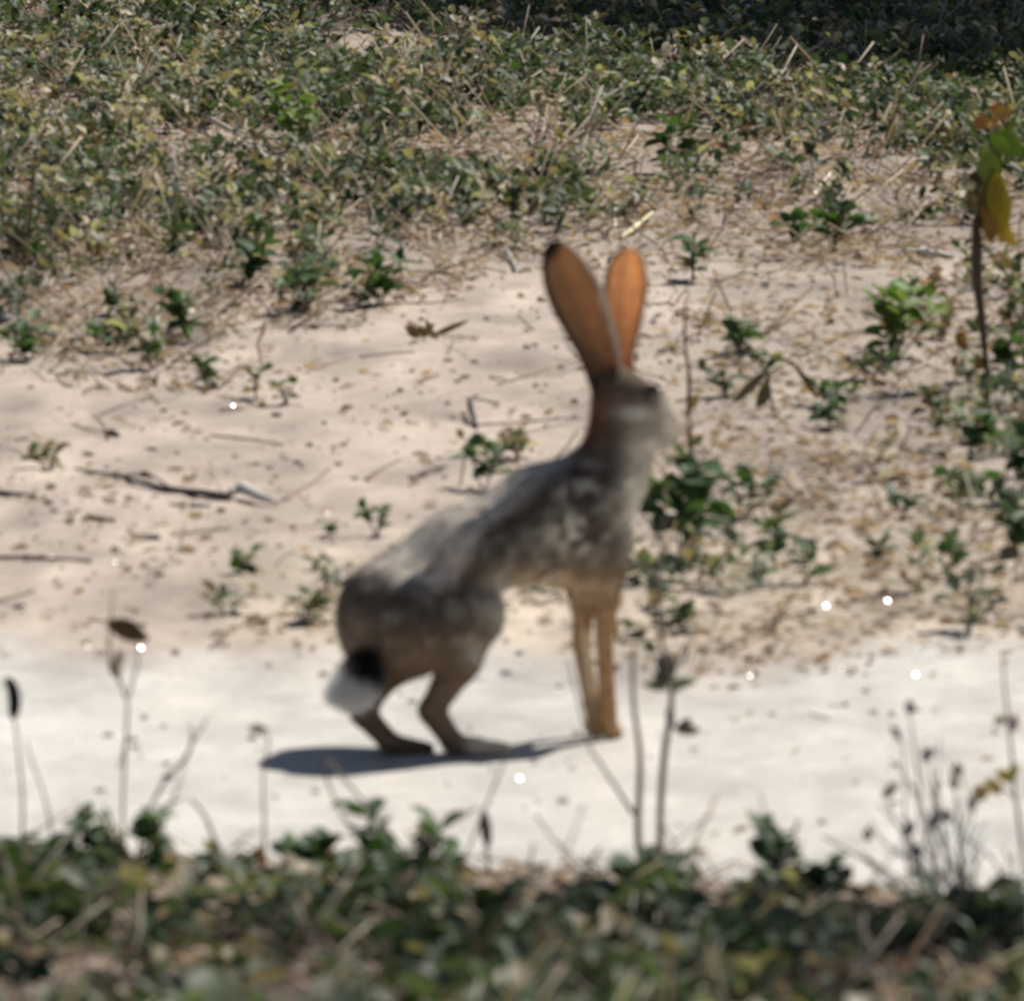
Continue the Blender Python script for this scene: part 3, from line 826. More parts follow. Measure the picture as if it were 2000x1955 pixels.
stems(W, g, lines, (.42, .37, .335), name='twig', sides=5)
for (tx, ty, w, c) in [(1778, 1378, .012, (.15, .12, .14)), (1760, 1428, .009, (.30, .26, .24)), (1866, 1500, .012, (.22, .18, .08)), (1858, 1525, .012, (.30, .25, .09)),
                       (1800, 1470, .014, (.33, .32, .25)), (1730, 1540, .012, (.22, .18, .10)), (1815, 1600, .014, (.24, .22, .26)), (1850, 1590, .012, (.28, .26, .24)),
                       (1765, 1615, .014, (.30, .29, .26)), (1905, 1565, .012, (.34, .30, .22)), (1700, 1625, .014, (.28, .27, .26)), (1790, 1660, .014, (.30, .30, .24))]:
    flat_leaf(W, g, tx + rngB.normal(0, 5), ty + 18, tx + rngB.normal(0, 14), ty - 12, w * .8, np.array(c) * 1.7, dep=rngB.normal(0, .02), face=(rngB.normal(0, .5), -1, .4), mat=M_DRY)
W, g = stalk('dry_stalk', (1992, 1700), 'tall dry stalk with yellowing leaves at the lower right edge')
stems(W, g, [([(2004, 1720), (1992, 1620), (1982, 1540), (1972, 1430), (1962, 1340), (1958, 1270)], [1.8, 1.6, 1.3, 1.1, .9, .5], 0),
             ([(1985, 1560), (1945, 1530), (1918, 1540)], [1.0, .9, .6], .004)], (.30, .25, .23))
for q in [(1980, 1525, 1945, 1505, .012, (.33, .25, .08)), (1975, 1520, 1985, 1490, .010, (.36, .28, .09)), (1930, 1540, 1898, 1556, .016, (.20, .17, .09)),
          (1972, 1430, 1985, 1395, .012, (.27, .23, .27)), (1966, 1400, 1940, 1412, .010, (.34, .29, .25)), (1955, 1550, 1925, 1520, .014, (.30, .24, .12))]:
    flat_leaf(W, g, q[0], q[1], q[2], q[3], q[4], q[5], mat=M_DRY)

# leafy foreground weeds that rise over the track
for (px, py, h, sp, nl, ll, st, lab) in [
    (185, 1722, .060, .022, 16, .026, 3, 'tall dark green weed in the foreground, under the weed with the hanging leaf'),
    (312, 1730, .062, .016, 13, .024, 2, 'dark narrow weed in the foreground, at the foot of the forked dry weed'),
    (735, 1730, .066, .024, 15, .026, 3, "dark leafy weed rising from the foreground straight below the hare's far hind foot"),
    (868, 1735, .055, .018, 13, .024, 3, "dark weed in the foreground straight below the hare's near hind foot"),
    (600, 1735, .040, .040, 16, .026, 4, 'broad dark weed in the foreground below the shadow'),
    (1512, 1765, .058, .018, 14, .026, 2, 'dark pointed weed rising alone from the foreground at the right'),
    (1610, 1780, .042, .030, 12, .024, 3, 'low dark weed between the pointed weed and the dead bush')]:
    weed(ground_at(px, py), lab, rngB, h * 1.1, sp, nl * 2, ll * 1.2, st, .02)
W, g = stalk('dry_stalk', (952, 1720), "short grey stalk with a closed bud in the foreground below the hare's belly")
stems(W, g, [([(955, 1724), (954, 1690), (950, 1655), (946, 1618)], [1.2, 1.2, 1.5, 1.0], 0)], (.24, .20, .21))
a = Acc(); a.tube([at(954, 1652, g[1]), at(951, 1636, g[1]), at(948, 1612, g[1]), at(945, 1590, g[1]), at(944, 1578, g[1])], [.002, .005, .0062, .004, .001], (.23, .20, .225), 8)
link('bud', a.mesh('bud', M_DRY, g), W)

# the yellowing sapling at the right
W, g = stalk('sapling', (1930, 745), 'yellowing sapling with a thin dark trunk near the right edge')
stems(W, g, [([(1931, 748), (1924, 690), (1916, 610), (1908, 540), (1908, 480), (1905, 430)], [2.4, 3.6, 5.2, 7.2, 7.5, 5.0], 0),
             ([(1905, 440), (1915, 390), (1928, 330), (1938, 280), (1946, 225)], [4.0, 3.4, 2.6, 2.0, 1.2], 0),
             ([(1908, 470), (1940, 500), (1968, 540), (1985, 570)], [2.2, 1.8, 1.4, .8], -.01),
             ([(1925, 700), (1900, 690), (1880, 660), (1862, 640)], [1.4, 1.2, 1.0, .6], .01)], (.105, .075, .055), name='trunk', mat=M_BARK, sides=8)
for (x0, y0, x1, y1, w, c) in [(1945, 340, 1962, 470, .036, (.36, .28, .03)), (1935, 330, 1930, 430, .030, (.16, .15, .025)), (1940, 260, 2010, 310, .036, (.16, .24, .03)),
        (1960, 250, 1995, 245, .022, (.17, .22, .04)), (1930, 245, 1895, 232, .026, (.40, .19, .05)), (1942, 230, 1960, 196, .026, (.42, .22, .06)),
        (1940, 230, 1985, 215, .020, (.40, .24, .07)), (1920, 300, 1925, 360, .022, (.20, .26, .05)), (1925, 360, 1885, 340, .030, (.10, .075, .03)),
        (1910, 380, 1872, 352, .026, (.13, .10, .035)), (1930, 420, 1942, 480, .030, (.30, .16, .03)), (1915, 400, 1935, 470, .026, (.26, .15, .03)),
        (1950, 430, 1975, 480, .024, (.42, .30, .05)), (1900, 365, 1905, 420, .024, (.14, .11, .04)), (1955, 500, 1980, 530, .020, (.40, .30, .16)),
        (1868, 650, 1892, 690, .018, (.35, .20, .06)), (1900, 700, 1935, 720, .018, (.38, .22, .06)), (1880, 700, 1868, 740, .016, (.20, .13, .05)),
        (1935, 300, 1942, 380, .024, (.22, .26, .04))]:
    x1, y1, w = x0 + (x1 - x0) * .82, y0 + (y1 - y0) * .9, w * .85
    flat_leaf(W, g, x0, y0, x1, y1, w, np.array(c) * .5, dep=rngB.normal(0, .012), face=(rngB.normal(0, .5), -1, rngB.normal(.2, .3)), curl=rngB.uniform(-.6, 1.4))
    jx, jy = rngB.normal(0, 16), rngB.normal(0, 22)
    flat_leaf(W, g, x0 + jx, y0 + jy, x0 + jx + (x1 - x0) * .6, y0 + jy + (y1 - y0) * .6 + 6, w * .6, np.array(c) * rngB.uniform(.4, .8), dep=rngB.normal(0, .02), face=(rngB.normal(0, .7), -1, rngB.normal(.2, .4)))

# thin brown dead seedling behind the muzzle, and drooping dark stems on the soil at the right
W, g = stalk('dead_seedling', (1352, 905), "thin brown dead seedling just beyond the hare's nose")
stems(W, g, [([(1352, 908), (1344, 820), (1346, 740), (1338, 670), (1338, 600), (1346, 575)], [2.6, 2.5, 2.3, 1.9, 1.5, .9], 0),
             ([(1342, 695), (1312, 676), (1290, 690), (1278, 700)], [1.0, 1.2, 1.2, .7], .005), ([(1338, 620), (1362, 640), (1378, 610)], [.7, .9, .8], .004)],
      (.17, .115, .075))
for q in [(1370, 640, 1392, 606, .010, (.34, .19, .10)), (1345, 800, 1362, 770, .012, (.22, .17, .07)), (1346, 830, 1332, 800, .010, (.20, .16, .07)), (1350, 870, 1372, 850, .012, (.16, .15, .07)),
          (1366, 700, 1376, 722, .012, (.08, .075, .045))]:
    flat_leaf(W, g, *q[:5], q[5])
W, g = stalk('drooping_stem', (1515, 812), 'dark drooping dry stem with curled leaves right of the hare')
stems(W, g, [([(1512, 815), (1505, 770), (1500, 725), (1510, 700)], [1.4, 1.4, 1.3, 1.0], 0), ([(1510, 700), (1545, 706), (1580, 745), (1602, 775)], [1.3, 1.5, 1.3, .7], 0)], (.12, .09, .055))
for q in [(1500, 722, 1428, 790, .012, (.085, .065, .035)), (1502, 735, 1478, 800, .011, (.10, .085, .04)), (1500, 760, 1482, 796, .014, (.07, .06, .035)), (1510, 705, 1530, 690, .014, (.30, .26, .12)),
          (1548, 708, 1602, 778, .007, (.08, .055, .03))]:
    flat_leaf(W, g, *q[:5], q[5], curl=1.6)
W, g = stalk('drooping_stem', (1850, 835), 'small drooping dark stem bent over the litter, left of the right edge weeds')
stems(W, g, [([(1850, 836), (1852, 790), (1845, 766), (1815, 770), (1780, 808)], [1.2, 1.3, 1.5, 1.5, .7], 0)], (.10, .07, .05))
flat_leaf(W, g, 1838, 766, 1778, 812, .012, (.10, .07, .05), curl=1.2)
W, g = stalk('dead_seedling', (905, 950), "thin brown dead seedling left of the green tuft behind the hare's back")
stems(W, g, [([(898, 952), (906, 905), (910, 870), (902, 845)], [1.2, 1.2, 1.0, .6], 0), ([(908, 890), (930, 868), (942, 850)], [.8, .8, .6], 0)], (.34, .23, .15))
for q in [(902, 856, 895, 836, .010, (.36, .20, .10)), (930, 866, 948, 850, .010, (.34, .22, .12)), (960, 860, 970, 890, .012, (.44, .36, .24))]:
    flat_leaf(W, g, *q[:5], q[5])
W, g = stalk('dry_tuft', (825, 662), 'small rust brown dry tuft at the top of the bare sand')
for k in range(9):
    flat_leaf(W, g, 825 + rngB.normal(0, 10), 660, 825 + rngB.normal(0, 32), 638 + rngB.normal(0, 8), .008, (.13, .085 + .02 * rngB.random(), .045), dep=rngB.normal(0, .015), mat=M_DRY)

# dead bush in the left ground cover
W, g = stalk('dead_bush', (42, 520), 'leafless brown bush at the left edge in the ground cover')
lines = []
for (tx, ty) in [(5, 345), (40, 320), (70, 285), (90, 330), (110, 372), (60, 390), (20, 400), (78, 262), (120, 400), (-20, 300)]:
    m = (42 * .45 + tx * .55 + rngB.normal(0, 8), 520 * .5 + ty * .5)
    lines.append(([(42 + rngB.normal(0, 8), 520), m, (tx, ty)], [1.8, 1.4, .7], [0, rngB.normal(0, .02), rngB.normal(0, .04)]))
stems(W, g, lines, (.16, .12, .09), name='twig', sides=5)
W, g = stalk('dry_weed', (688, 330), 'upright brown dry weed with a dark top left of centre in the ground cover')
stems(W, g, [([(686, 335), (700, 280), (712, 220), (722, 176)], [1.6, 1.5, 1.3, .8], 0), ([(700, 280), (692, 250)], [1, .7], 0)], (.17, .125, .08))
flat_leaf(W, g, 718, 190, 726, 166, .016, (.10, .07, .04)); flat_leaf(W, g, 712, 205, 690, 178, .014, (.30, .22, .13))

# ------------------------------------------------------------------ the hare
S = 12.02 / F_PX                     # metres per photo pixel at the hare
FOOT = ground_at(880, 1476)
Y0 = FOOT[1]; K = .40                # it stands turned away: depth grows with px

def P(px, py, d=0.0):
    return at(px, py, Y0 + (px - 880) * S * K + d)

CEN = .026                           # depth of its middle plane
prims = []                           # (p0, r0, p1, r1, blend)
def cone(a, ra, b, rb, d0=CEN, d1=None, k=.016):
    prims.append((P(a[0], a[1], d0), ra * S, P(b[0], b[1], d0 if d1 is None else d1), rb * S, k))
# trunk
cone((765, 1185), 98, (900, 1088), 88, k=.02)
cone((900, 1088), 88, (1055, 1008), 92, k=.02)
cone((1055, 1008), 92, (1150, 965), 86, k=.02)
cone((985, 1062), 70, (1120, 1078), 74, k=.02)
cone((1140, 1010), 84, (1165, 1060), 66, k=.02)
cone((1165, 1060), 58, (1175, 1110), 40, k=.016)
# neck and head
cone((1188, 935), 62, (1206, 805), 50, k=.02)
cone((1210, 768), 52, (1232, 786), 50, k=.012)
cone((1245, 800), 47, (1288, 814), 39, CEN, .032, k=.014)
cone((1288, 814), 38, (1318, 830), 27, .032, .044, k=.010)
cone((1248, 845), 36, (1298, 858), 24, k=.008)
cone((1255, 765), 20, (1275, 772), 14, .006, .004, k=.008)
cone((1255, 765), 18, (1275, 772), 14, .046, .048, k=.008)
cone((1248, 868), 28, (1220, 935), 47, k=.014)
# near haunch, thigh, shank, foot
cone((768, 1222), 108, (800, 1215), 104, .004, k=.02)
cone((800, 1215), 96, (930, 1198), 56, .002, -.006, k=.016)
cone((925, 1225), 44, (902, 1290), 35, -.004, -.002, k=.012)
cone((902, 1290), 37, (842, 1386), 25, -.002, 0, k=.008)
cone((842, 1388), 26, (884, 1448), 22, 0, 0, k=.005)
cone((884, 1453), 21, (930, 1458), 18, 0, -.002, k=.005)
cone((930, 1458), 18, (990, 1460), 12, -.002, -.004, k=.005)
# far haunch and foot
cone((775, 1215), 100, (880, 1215), 62, .060, .064, k=.02)
cone((790, 1270), 56, (738, 1330), 34, .056, .046, k=.012)
cone((738, 1330), 32, (708, 1392), 25, .046, .038, k=.006)
cone((709, 1394), 25, (762, 1450), 21, .038, .030, k=.005)
cone((762, 1452), 21, (838, 1462), 14, .030, .026, k=.005)
# forelegs, reaching a little away from us
cone((1170, 1085), 46, (1184, 1170), 27, .020, .028, k=.016)
cone((1184, 1170), 25, (1181, 1240), 18, .028, .038, k=.006)
cone((1181, 1240), 18, (1186, 1375), 17.5, .038, .054, k=.004)
cone((1186, 1375), 18, (1190, 1424), 18, .054, .0575, k=.004)
cone((1190, 1424), 17, (1208, 1432), 12, .0575, .060, k=.004)
cone((1150, 1090), 46, (1140, 1180), 25, .050, .064, k=.016)
cone((1140, 1180), 23, (1135, 1255), 18.5, .064, .076, k=.006)
cone((1135, 1255), 18.5, (1155, 1372), 17, .076, .080, k=.004)
cone((1155, 1372), 17, (1163, 1420), 17, .080, .080, k=.004)
cone((1161, 1420), 16, (1178, 1428), 12, .080, .083, k=.004)

def field_mesh(prims, h):
    P0 = np.array([p[0] for p in prims]); P1 = np.array([p[2] for p in prims])
    R = np.array([max(p[1], p[3]) for p in prims])
    lo = np.minimum(P0, P1).min(0) - R.max() - .015; hi = np.maximum(P0, P1).max(0) + R.max() + .015
    n = np.ceil((hi - lo) / h).astype(int) + 1
    F = np.full(n, .05, np.float32)
    for (a, ra, b, rb, k) in prims:
        m = max(ra, rb) + .045
        i0 = np.clip(((np.minimum(a, b) - m - lo) / h).astype(int), 0, n - 1); i1 = np.clip(((np.maximum(a, b) + m - lo) / h).astype(int) + 2, 1, n)
        sl = tuple(slice(i0[q], i1[q]) for q in range(3))
        ax = [lo[q] + np.arange(i0[q], i1[q]) * h for q in range(3)]
        X, Y, Z = np.meshgrid(*ax, indexing='ij', sparse=True)
        ba = b - a; L2 = float(ba @ ba) + 1e-12
        t = np.clip(((X - a[0]) * ba[0] + (Y - a[1]) * ba[1] + (Z - a[2]) * ba[2]) / L2, 0, 1)
        d = np.sqrt((X - a[0] - t * ba[0]) ** 2 + (Y - a[1] - t * ba[1]) ** 2 + (Z - a[2] - t * ba[2]) ** 2) - (ra + (rb - ra) * t)
        f = F[sl]; hh = np.maximum(k - np.abs(f - d), 0) / k
        F[sl] = np.minimum(f, d) - hh * hh * k * .25
    s = F < 0
    c = (n - 1)
    cnt = np.zeros(c, np.int8); acc = np.zeros((*c, 3), np.float32)
    corner = [(i, j, k) for i in (0, 1) for j in (0, 1) for k in (0, 1)]
    def sub(A, o): return A[o[0]:o[0] + c[0], o[1]:o[1] + c[1], o[2]:o[2] + c[2]]
    for o in corner:
        for q in range(3):
            if o[q] == 0:
                o2 = list(o); o2[q] = 1
                fa, fb = sub(F, o), sub(F, o2)
                x = (sub(s, o) != sub(s, o2))
                t = np.where(x, fa / np.where(x, fa - fb, 1), 0)
                cnt += x
                for r in range(3):
                    acc[..., r] += np.where(x, o[r] + (t if r == q else 0), 0)
    act = cnt > 0
    vid = np.full(c, -1, np.int64); vid[act] = np.arange(act.sum())
    ijk = np.argwhere(act)
    V = lo + (ijk + acc[act] / cnt[act][:, None]) * h
    Q = []
    for q in range(3):
        u, w = (q + 1) % 3, (q + 2) % 3
        e = np.argwhere(np.diff(s.astype(np.int8), axis=q) != 0)
        e = e[(e[:, u] > 0) & (e[:, w] > 0) & (e[:, u] < c[u]) & (e[:, w] < c[w])]
        flip = s[tuple(e.T)]
        def cell(du, dw):
            ee = e.copy(); ee[:, u] += du; ee[:, w] += dw
            return vid[tuple(ee.T)]
        quad = np.stack([cell(-1, -1), cell(0, -1), cell(0, 0), cell(-1, 0)], 1)
        quad[~flip] = quad[~flip][:, ::-1]
        Q.append(quad)
    Q = np.concatenate(Q); Q = Q[(Q >= 0).all(1)]
    return V, Q

def relax(V, Q, it, f=.5):
    e = np.concatenate([Q[:, [0, 1]], Q[:, [1, 2]], Q[:, [2, 3]], Q[:, [3, 0]]])
    for _ in range(it):
        A = np.zeros_like(V); n = np.zeros(len(V))
        np.add.at(A, e[:, 0], V[e[:, 1]]); np.add.at(n, e[:, 0], 1)
        np.add.at(A, e[:, 1], V[e[:, 0]]); np.add.at(n, e[:, 1], 1)
        V = V * (1 - f) + f * A / n[:, None]
    return V

def blob(px, py, cx, cy, rx, ry):
    return np.exp(-((px - cx) / rx) ** 2 - ((py - cy) / ry) ** 2)

def coat_colour(V):
    px, py = project(V[:, 0], V[:, 1], V[:, 2])
    n1 = noise3(V, 75, 1); n2 = noise3(V, 190, 2)
    c = np.empty((len(V), 3)); # sunlit back and shaded sides painted into the coat, split from rump to nape
    shade_line = np.interp(px, [640, 700, 850, 890, 950, 1050, 1150, 1200], [1120, 1115, 1150, 1125, 1030, 945, 880, 870])
    lit_back = (1 - smooth(-22, 26, py - shade_line + (n1 - .5) * 60)) * (1 - smooth(1120, 1160, px)) * (py > 800)
    c[:] = np.array((.098, .076, .062)) * (1 - lit_back[:, None]) + np.array((.68, .595, .51)) * lit_back[:, None]
    def put(w, col):
        c[:] = c * (1 - w[:, None]) + np.array(col) * w[:, None]
    # paler, browner lower flank and thigh, white belly with bounce light painted in
    put(.8 * smooth(1180, 1330, py) * (px < 960), (.27, .185, .115))
    put(np.clip(blob(px, py, 1078, 1165, 100, 50) * 1.25, 0, 1), (.74, .585, .41))
    put(np.clip(blob(px, py, 690, 1260, 60, 120) * .6, 0, 1), (.27, .20, .14))
    # sun flecks painted pale on the shoulder
    put(np.clip(blob(px, py, 1130, 1040, 60, 46) + blob(px, py, 1145, 925, 36, 45), 0, 1) * smooth(.46, .58, noise3(V, 120, 12)) * .95, (.66, .62, .52))
    put(smooth(.52, .74, n1) * .30 * (py < 1260), (.52, .47, .40))
    put(smooth(.46, .30, n1) * .45 * (py < 1230), (.12, .095, .08))
    # rufous nape
    # face
    put(np.clip(blob(px, py, 1215, 780, 75, 85) * 1.4, 0, 1) * .9, (.115, .08, .054))
    put(np.clip(blob(px, py, 1146, 805, 36, 90) * 1.2, 0, 1), (.17, .075, .042))
    put(np.clip(blob(px, py, 1316, 832, 30, 48) * 1.1, 0, 1), (.74, .64, .52))
    put(np.clip(blob(px, py, 1245, 806, 34, 14) * .9, 0, 1), (.60, .58, .52))
    put(np.clip(blob(px, py, 1275, 870, 36, 16) * .8, 0, 1), (.60, .54, .44))
    put(np.clip(blob(px, py, 1255, 784, 26, 10) * .8, 0, 1), (.07, .058, .055))
    put(np.clip(blob(px, py, 1178, 718, 14, 14), 0, 1), (.45, .36, .27))
    # chest front: cream, brightened to paint in its sunlit edge
    put(np.clip(blob(px, py, 1252, 985, 34, 120) * 1.2, 0, 1) * .95, (.84, .75, .60))
    # legs: tan to rufous
    put(smooth(1050, 1240, py) * smooth(1080, 1130, px), (.40, .245, .125))
    put(smooth(1190, 1250, py) * np.clip(blob(px, py, 1147 + (py - 1290) * .12, 1300, 8, 85) * 1.1, 0, 1), (.85, .72, .50))  # bright stripe of sun down the far foreleg, painted in
    put(smooth(1300, 1370, py) * (px < 1060), (.21, .14, .095))
    put(smooth(1425, 1450, py) * smooth(895, 925, px) * (px < 1060), (.74, .62, .46))
    put(np.clip(blob(px, py, 985, 1180, 26, 60) + blob(px, py, 935, 1275, 26, 26), 0, 1) * .8, (.56, .52, .44))
    put(np.clip(blob(px, py, 726, 1294, 24, 24) * 1.2, 0, 1), (.022, .02, .02))
    return np.clip(c * (.8 + .4 * n2)[:, None], .008, .8)

hare = thing('hare', FOOT, 'grey brown hare crouching side on upon the pale track, ears upright', 'hare')
BV, BQ = field_mesh(prims, .0032)
BV = relax(BV, BQ, 3)
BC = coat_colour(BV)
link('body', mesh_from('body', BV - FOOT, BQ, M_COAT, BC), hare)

# fur: short strands rooted all over the body
rngF = np.random.default_rng(8)
fa, fb, fc, fd = (BV[BQ[:, i]] for i in range(4))
fn = np.cross(fc - fa, fd - fb); area = np.linalg.norm(fn, axis=1); fn /= area[:, None] + 1e-12
NS = 52000
pick = rngF.choice(len(BQ), NS, p=area / area.sum())
u, v = rngF.random((NS, 1)), rngF.random((NS, 1))
root_p = (fa[pick] * (1 - u) + fb[pick] * u) * (1 - v) + (fd[pick] * (1 - u) + fc[pick] * u) * v
nrm = fn[pick]
ppx, ppy = project(root_p[:, 0], root_p[:, 1], root_p[:, 2])
leg = ((ppy > 1330) & (ppx < 1060)) | ((ppy > 1190) & (ppx > 1080))
face = (ppy < 890) & (ppx > 1200)
flow = np.where(leg[:, None], np.array([0, 0, -1.0]), np.array([-.55, -.42, -.62]))
flow = np.where(face[:, None], np.array([-.7, -.5, -.35]), flow)
flow = flow - nrm * (flow * nrm).sum(1)[:, None]; flow /= np.linalg.norm(flow, axis=1)[:, None] + 1e-9
dirv = flow * .9 + nrm * .30 + rngF.normal(0, .16, (NS, 3)); dirv /= np.linalg.norm(dirv, axis=1)[:, None]
ln = np.where(leg, .004, np.where(face, .004, .0090)) * rngF.uniform(.6, 1.3, NS)
side = np.cross(dirv, nrm + rngF.normal(0, .3, (NS, 3))); side /= np.linalg.norm(side, axis=1)[:, None] + 1e-9
wd = np.where(leg | face, .00022, .00032)
t0 = root_p - side * wd[:, None]; t1 = root_p + side * wd[:, None]; t2 = root_p + dirv * ln[:, None]
SV = np.stack([t0, t1, t2], 1).reshape(-1, 3)
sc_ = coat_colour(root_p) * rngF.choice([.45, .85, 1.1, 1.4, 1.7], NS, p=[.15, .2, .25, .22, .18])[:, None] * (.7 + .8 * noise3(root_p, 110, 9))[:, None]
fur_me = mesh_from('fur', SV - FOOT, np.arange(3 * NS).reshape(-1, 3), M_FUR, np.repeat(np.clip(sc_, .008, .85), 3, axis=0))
bn = np.zeros_like(BV)
for j in range(4): np.add.at(bn, BQ[:, j], fn)
bn /= np.linalg.norm(bn, axis=1)[:, None] + 1e-9
hair_n = bn[BQ[pick, 0]] + dirv * .12; hair_n /= np.linalg.norm(hair_n, axis=1)[:, None]
flip = (np.cross(t1 - t0, t2 - t0) * hair_n).sum(1) < 0      # strands face outwards
if flip.any():
    SV3 = SV.reshape(-1, 3, 3); SV3[flip] = SV3[flip][:, [1, 0, 2]]
    fur_me.vertices.foreach_set('co', (SV3.reshape(-1, 3) - FOOT).astype(np.float32).ravel())
fur_me.normals_split_custom_set_from_vertices(np.repeat(hair_n, 3, axis=0))
link('fur', fur_me, hare)

# tail
TD = -.052
tp = [(P(716, 1296, TD + .016), 17 * S, P(706, 1324, TD + .004), 26 * S, .01), (P(706, 1324, TD + .004), 26 * S, P(692, 1343, TD), 25 * S, .01), (P(692, 1343, TD), 23 * S, P(660, 1352, TD - .004), 10 * S, .01)]
TV, TQ = field_mesh(tp, .0025)
TV = relax(TV, TQ, 3)
def tail_colour(V):
    px, py = project(V[:, 0], V[:, 1], V[:, 2])
    w = smooth(-12, 10, (py - 1322) - (px - 700) * .45 + (noise3(V, 160, 5) - .5) * 22)
    return np.array([.014, .012, .013]) * (1 - w[:, None]) + np.array([.82, .81, .79]) * w[:, None]
tail = link('tail', mesh_from('tail', TV - FOOT, TQ, M_COAT, tail_colour(TV)), hare)
ti = rngF.choice(len(TQ), 6000); tr = TV[TQ[ti, 0]] * .5 + TV[TQ[ti, 2]] * .5
tn = tr - P(690, 1340, TD); tn /= np.linalg.norm(tn, axis=1)[:, None]
td = tn * .6 + np.array([-.45, -.2, -.4]) + rngF.normal(0, .3, (6000, 3)); td /= np.linalg.norm(td, axis=1)[:, None]
tsd = np.cross(td, rngF.normal(0, 1, (6000, 3))); tsd /= np.linalg.norm(tsd, axis=1)[:, None]
TSV = np.stack([tr - tsd * .0006, tr + tsd * .0006, tr + td * rngF.uniform(.008, .019, (6000, 1))], 1).reshape(-1, 3)
link('fur', mesh_from('fur', TSV - FOOT, np.arange(18000).reshape(-1, 3), M_FUR, np.repeat(tail_colour(tr), 3, axis=0)), tail)

# ears: cupped shells, thin enough for the sun to shine through
def make_ear(rows, phi, depth, cup, tip_black, name='ear', bright=1.62):
    rows = np.array(rows, float)
    tt = np.linspace(0, len(rows) - 1, 34)
    R = np.array([[np.interp(t, np.arange(len(rows)), rows[:, j]) for j in range(4)] for t in tt])
    ph = np.radians(np.linspace(phi[0], phi[1], 25))
    m = len(ph); V = []; C = []
    for i, (lx, ly, rx, ry) in enumerate(R):
        t = i / (len(R) - 1)
        cx, cy, hx, hy = (lx + rx) / 2, (ly + ry) / 2, (rx - lx) * .54, (ry - ly) * .54
        hw = math.hypot(hx, hy) * S
        for f in ph:
            x = math.sin(f)
            V.append(P(cx + hx * x, cy + hy * x, depth + math.cos(f) * hw * cup - (cx + hx * x - cx) * S * K))
            rim = max(abs(f - ph[0]) < .26, abs(f - ph[-1]) < .26)
            out = smooth(1.25, 1.75, f)
            vein = abs(math.sin(f * 3.2 + 2.2 * t + .5 * math.sin(9 * t))) ** .35
            base = np.array((.50, .35, .235)) * bright * (.72 + .30 * vein)  # bright scales the backlit glow into each ear's colour
            base = base * (1 - .6 * smooth(.40, 1.0, t)) + np.array((.18, .10, .075)) * .6 * smooth(.40, 1.0, t)
            col = np.minimum(base, .8) * (1 - out) + np.array((.52, .44, .37)) * out
            edge = smooth(.72, 1.0, abs(x)) * (1 - out)
            col = col * (1 - .55 * edge)
            if rim: col = col * .6 + np.array((.24, .19, .15)) * .4
            dark = (1 - smooth(.07, .21, t + .10 * (math.sin(f) + .3))) * tip_black
            col = col * (1 - dark) + np.array((.03, .022, .02)) * dark
            C.append(col)
    V = np.array(V); C = np.array(C); n = len(R)
    idx = np.arange(n * m).reshape(n, m)
    Q = np.stack([idx[:-1, :-1], idx[:-1, 1:], idx[1:, 1:], idx[1:, :-1]], -1).reshape(-1, 4)
    # vertex normals for the thickness
    N = np.zeros_like(V); fnn = np.cross(V[Q[:, 2]] - V[Q[:, 0]], V[Q[:, 3]] - V[Q[:, 1]])
    for j in range(4): np.add.at(N, Q[:, j], fnn)
    N /= np.linalg.norm(N, axis=1)[:, None] + 1e-12
    th = .0009
    VV = np.vstack([V + N * th, V - N * th])
    b = len(V)
    ring = np.concatenate([idx[0, :], idx[1:, -1], idx[-1, -2::-1], idx[-2:0:-1, 0]])
    E = np.stack([ring, np.roll(ring, -1), np.roll(ring, -1) + b, ring + b], 1)
    QQ = np.vstack([Q, Q[:, ::-1] + b, E[:, ::-1]])
    return link(name, mesh_from(name, VV - FOOT, QQ, M_EAR, np.vstack([C, C])), hare)

make_ear([(1074, 472, 1092, 469), (1065, 490, 1114, 482), (1062, 515, 1138, 505), (1066, 555, 1161, 538), (1078, 592, 1175, 568), (1092, 622, 1185, 602), (1110, 654, 1194, 636),
          (1128, 686, 1204, 670), (1142, 716, 1210, 702), (1152, 746, 1212, 732), (1160, 772, 1212, 762)], (-85, 132), -.004 + CEN, .55, 1.0, bright=.78)
make_ear([(1218, 486, 1240, 486), (1203, 496, 1252, 500), (1192, 516, 1259, 526), (1184, 546, 1262, 556), (1181, 576, 1258, 590), (1184, 610, 1251, 625), (1192, 646, 1243, 660),
          (1203, 682, 1236, 694), (1208, 716, 1236, 724), (1208, 750, 1240, 752)], (-100, 82), .034 + CEN, .5, .25, bright=1.62)

# eyes
def ball(c, r, mat, name, col=(.02, .01, .006)):
    n, m = 10, 14; V = [c + np.array([0, 0, r])]
    for i in range(1, n):
        for j in range(m):
            a, b = math.pi * i / n, 2 * math.pi * j / m
            V.append(c + r * np.array([math.sin(a) * math.cos(b), math.sin(a) * math.sin(b), math.cos(a)]))
    V.append(c - np.array([0, 0, r])); V = np.array(V)
    Q = np.array([(1 + i * m + j, 1 + (i + 1) * m + j, 1 + (i + 1) * m + (j + 1) % m, 1 + i * m + (j + 1) % m) for i in range(n - 2) for j in range(m)])
    T = np.array([(0, 1 + j, 1 + (j + 1) % m) for j in range(m)] + [(len(V) - 1, 1 + (n - 2) * m + (j + 1) % m, 1 + (n - 2) * m + j) for j in range(m)])
    return link(name, mesh_from(name, V - FOOT, [Q, T], mat, np.broadcast_to(col, (len(V), 3))), hare)
ball(P(1274, 766, -.005), 17 * S, M_EYE, 'eye')
ball(P(1262, 768, .062), 12 * S, M_EYE, 'eye')
ball(P(1343, 826, .05), 8 * S, M_COAT, 'nose', (.20, .13, .11))

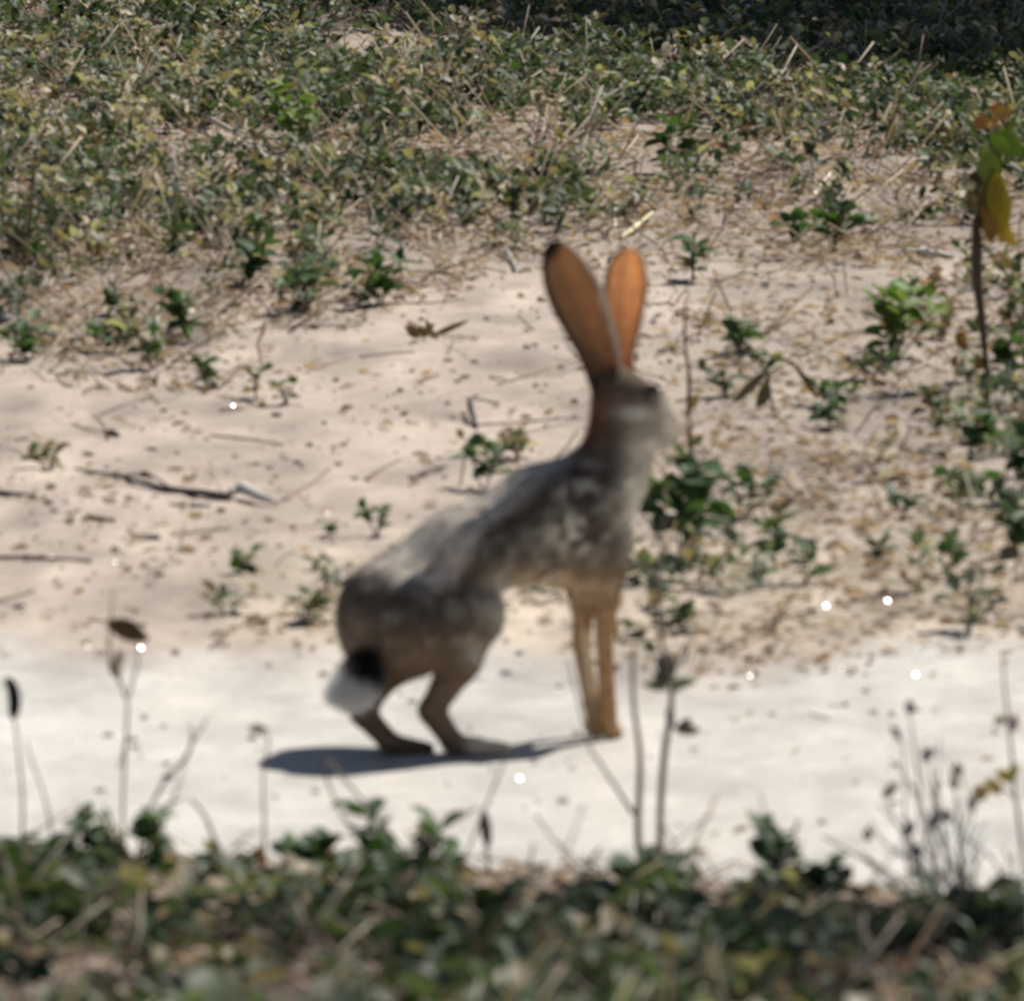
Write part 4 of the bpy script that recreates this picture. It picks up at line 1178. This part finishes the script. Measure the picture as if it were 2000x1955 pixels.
# ------------------------------------------------------------------ the tree beyond the frame whose crown shades the far corner
def shade_tree(base, spots, label, rng, nleaf):
    root = thing('shade_tree', (base[0], base[1], float(ground_z(base[0], base[1]))), label, 'tree')
    o = np.array(root.location)
    tr = Acc()
    top = np.mean([s[0] for s in spots], axis=0)
    trunk = curve_pts([o + (0, 0, -.1), o + (.1, .05, 1.1), o + (.0, .1, 2.2)], 10)
    tr.tube(trunk, np.linspace(.17, .11, len(trunk)), (.15, .12, .10), 10)
    cr = Acc()
    for (c, r) in spots:
        c = np.asarray(c, float)
        for q in range(3):
            e = c + rng.normal(0, .4, 3) * r
            mid = (trunk[-1] + e) / 2 + np.array([0, 0, .25])
            tr.tube(curve_pts([trunk[-1] - (0, 0, .1 * q), mid, e], 8), np.linspace(.055, .012, 9)[:len(curve_pts([trunk[-1], mid, e], 8))], (.15, .12, .10), 6)
        m = int(nleaf * r * r)
        cl = rng.normal(0, 1, (60, 3)); cl *= (rng.random((60, 1)) ** .4) / np.linalg.norm(cl, axis=1)[:, None]
        p = c + r * (cl[rng.integers(60, size=m)] + rng.normal(0, .13, (m, 3))) * np.array([1, 1, .6])
        L = rng.uniform(.035, .07, m)
        leaves_mesh(cr, p, rng.normal(0, 1, (m, 3)), rng.normal(0, .6, (m, 3)) + np.array([0, 0, 1]), L, L * .55, GREENS[rng.integers(8, size=m)])
    link('trunk', tr.mesh('trunk', M_BARK, o), root)
    link('crown', cr.mesh('crown', M_LEAF, o), root)
sv = np.array(SUN / SUN.z)
def over(x, y, h): return np.array([x, y, 0]) + sv * h
shade_tree((4.3, 25.0), [(over(.72, 20.7, 3.2), .5), (over(.35, 21.1, 3.6), .55), (over(.48, 20.2, 3.1), .36), (over(.80, 19.9, 3.0), .36), (over(-.05, 21.5, 3.9), .5),
            (over(1.35, 20.6, 3.4), .8), (over(1.0, 22.2, 3.7), .8), (over(-.42, 21.0, 3.5), .24), (over(.15, 20.5, 3.2), .28), (over(.1, 22.7, 4.0), .8), (over(.7, 21.6, 3.6), .6),
            (over(.12, 20.7, 3.3), .36), (over(.15, 20.2, 3.2), .26), (over(.45, 19.8, 3.1), .28), (over(.7, 19.6, 3.0), .28), (over(-.12, 20.6, 3.3), .26), (over(-.3, 21.3, 3.5), .3), (over(.05, 20.9, 3.4), .3), (over(.4, 20.3, 3.2), .34), (over(-.2, 21.2, 3.4), .3), (over(.62, 19.45, 3.0), .22), (over(.25, 19.9, 3.2), .2), (over(.95, 19.3, 3.0), .3)],
           'leafy tree beyond the right of the picture that shades the far corner', np.random.default_rng(14), 5200)
shade_tree((3.6, 12.6), [(over(-.3, 9.2, 3.5), .4), (over(.35, 9.1, 3.4), .4), (over(-.75, 10.15, 3.4), .36), (over(-.35, 10.35, 3.5), .34), (over(.05, 10.2, 3.3), .36), (over(.42, 10.4, 3.6), .36), (over(.75, 10.2, 3.2), .4),  # added unseen tree, crown blobs placed to shade the foreground
            (over(.2, 9.7, 3.6), .45), (over(-.5, 9.6, 3.5), .45), (over(1.2, 10.0, 3.3), .5)],
           'leafy tree added out of view to dapple the foreground strip', np.random.default_rng(15), 1150)
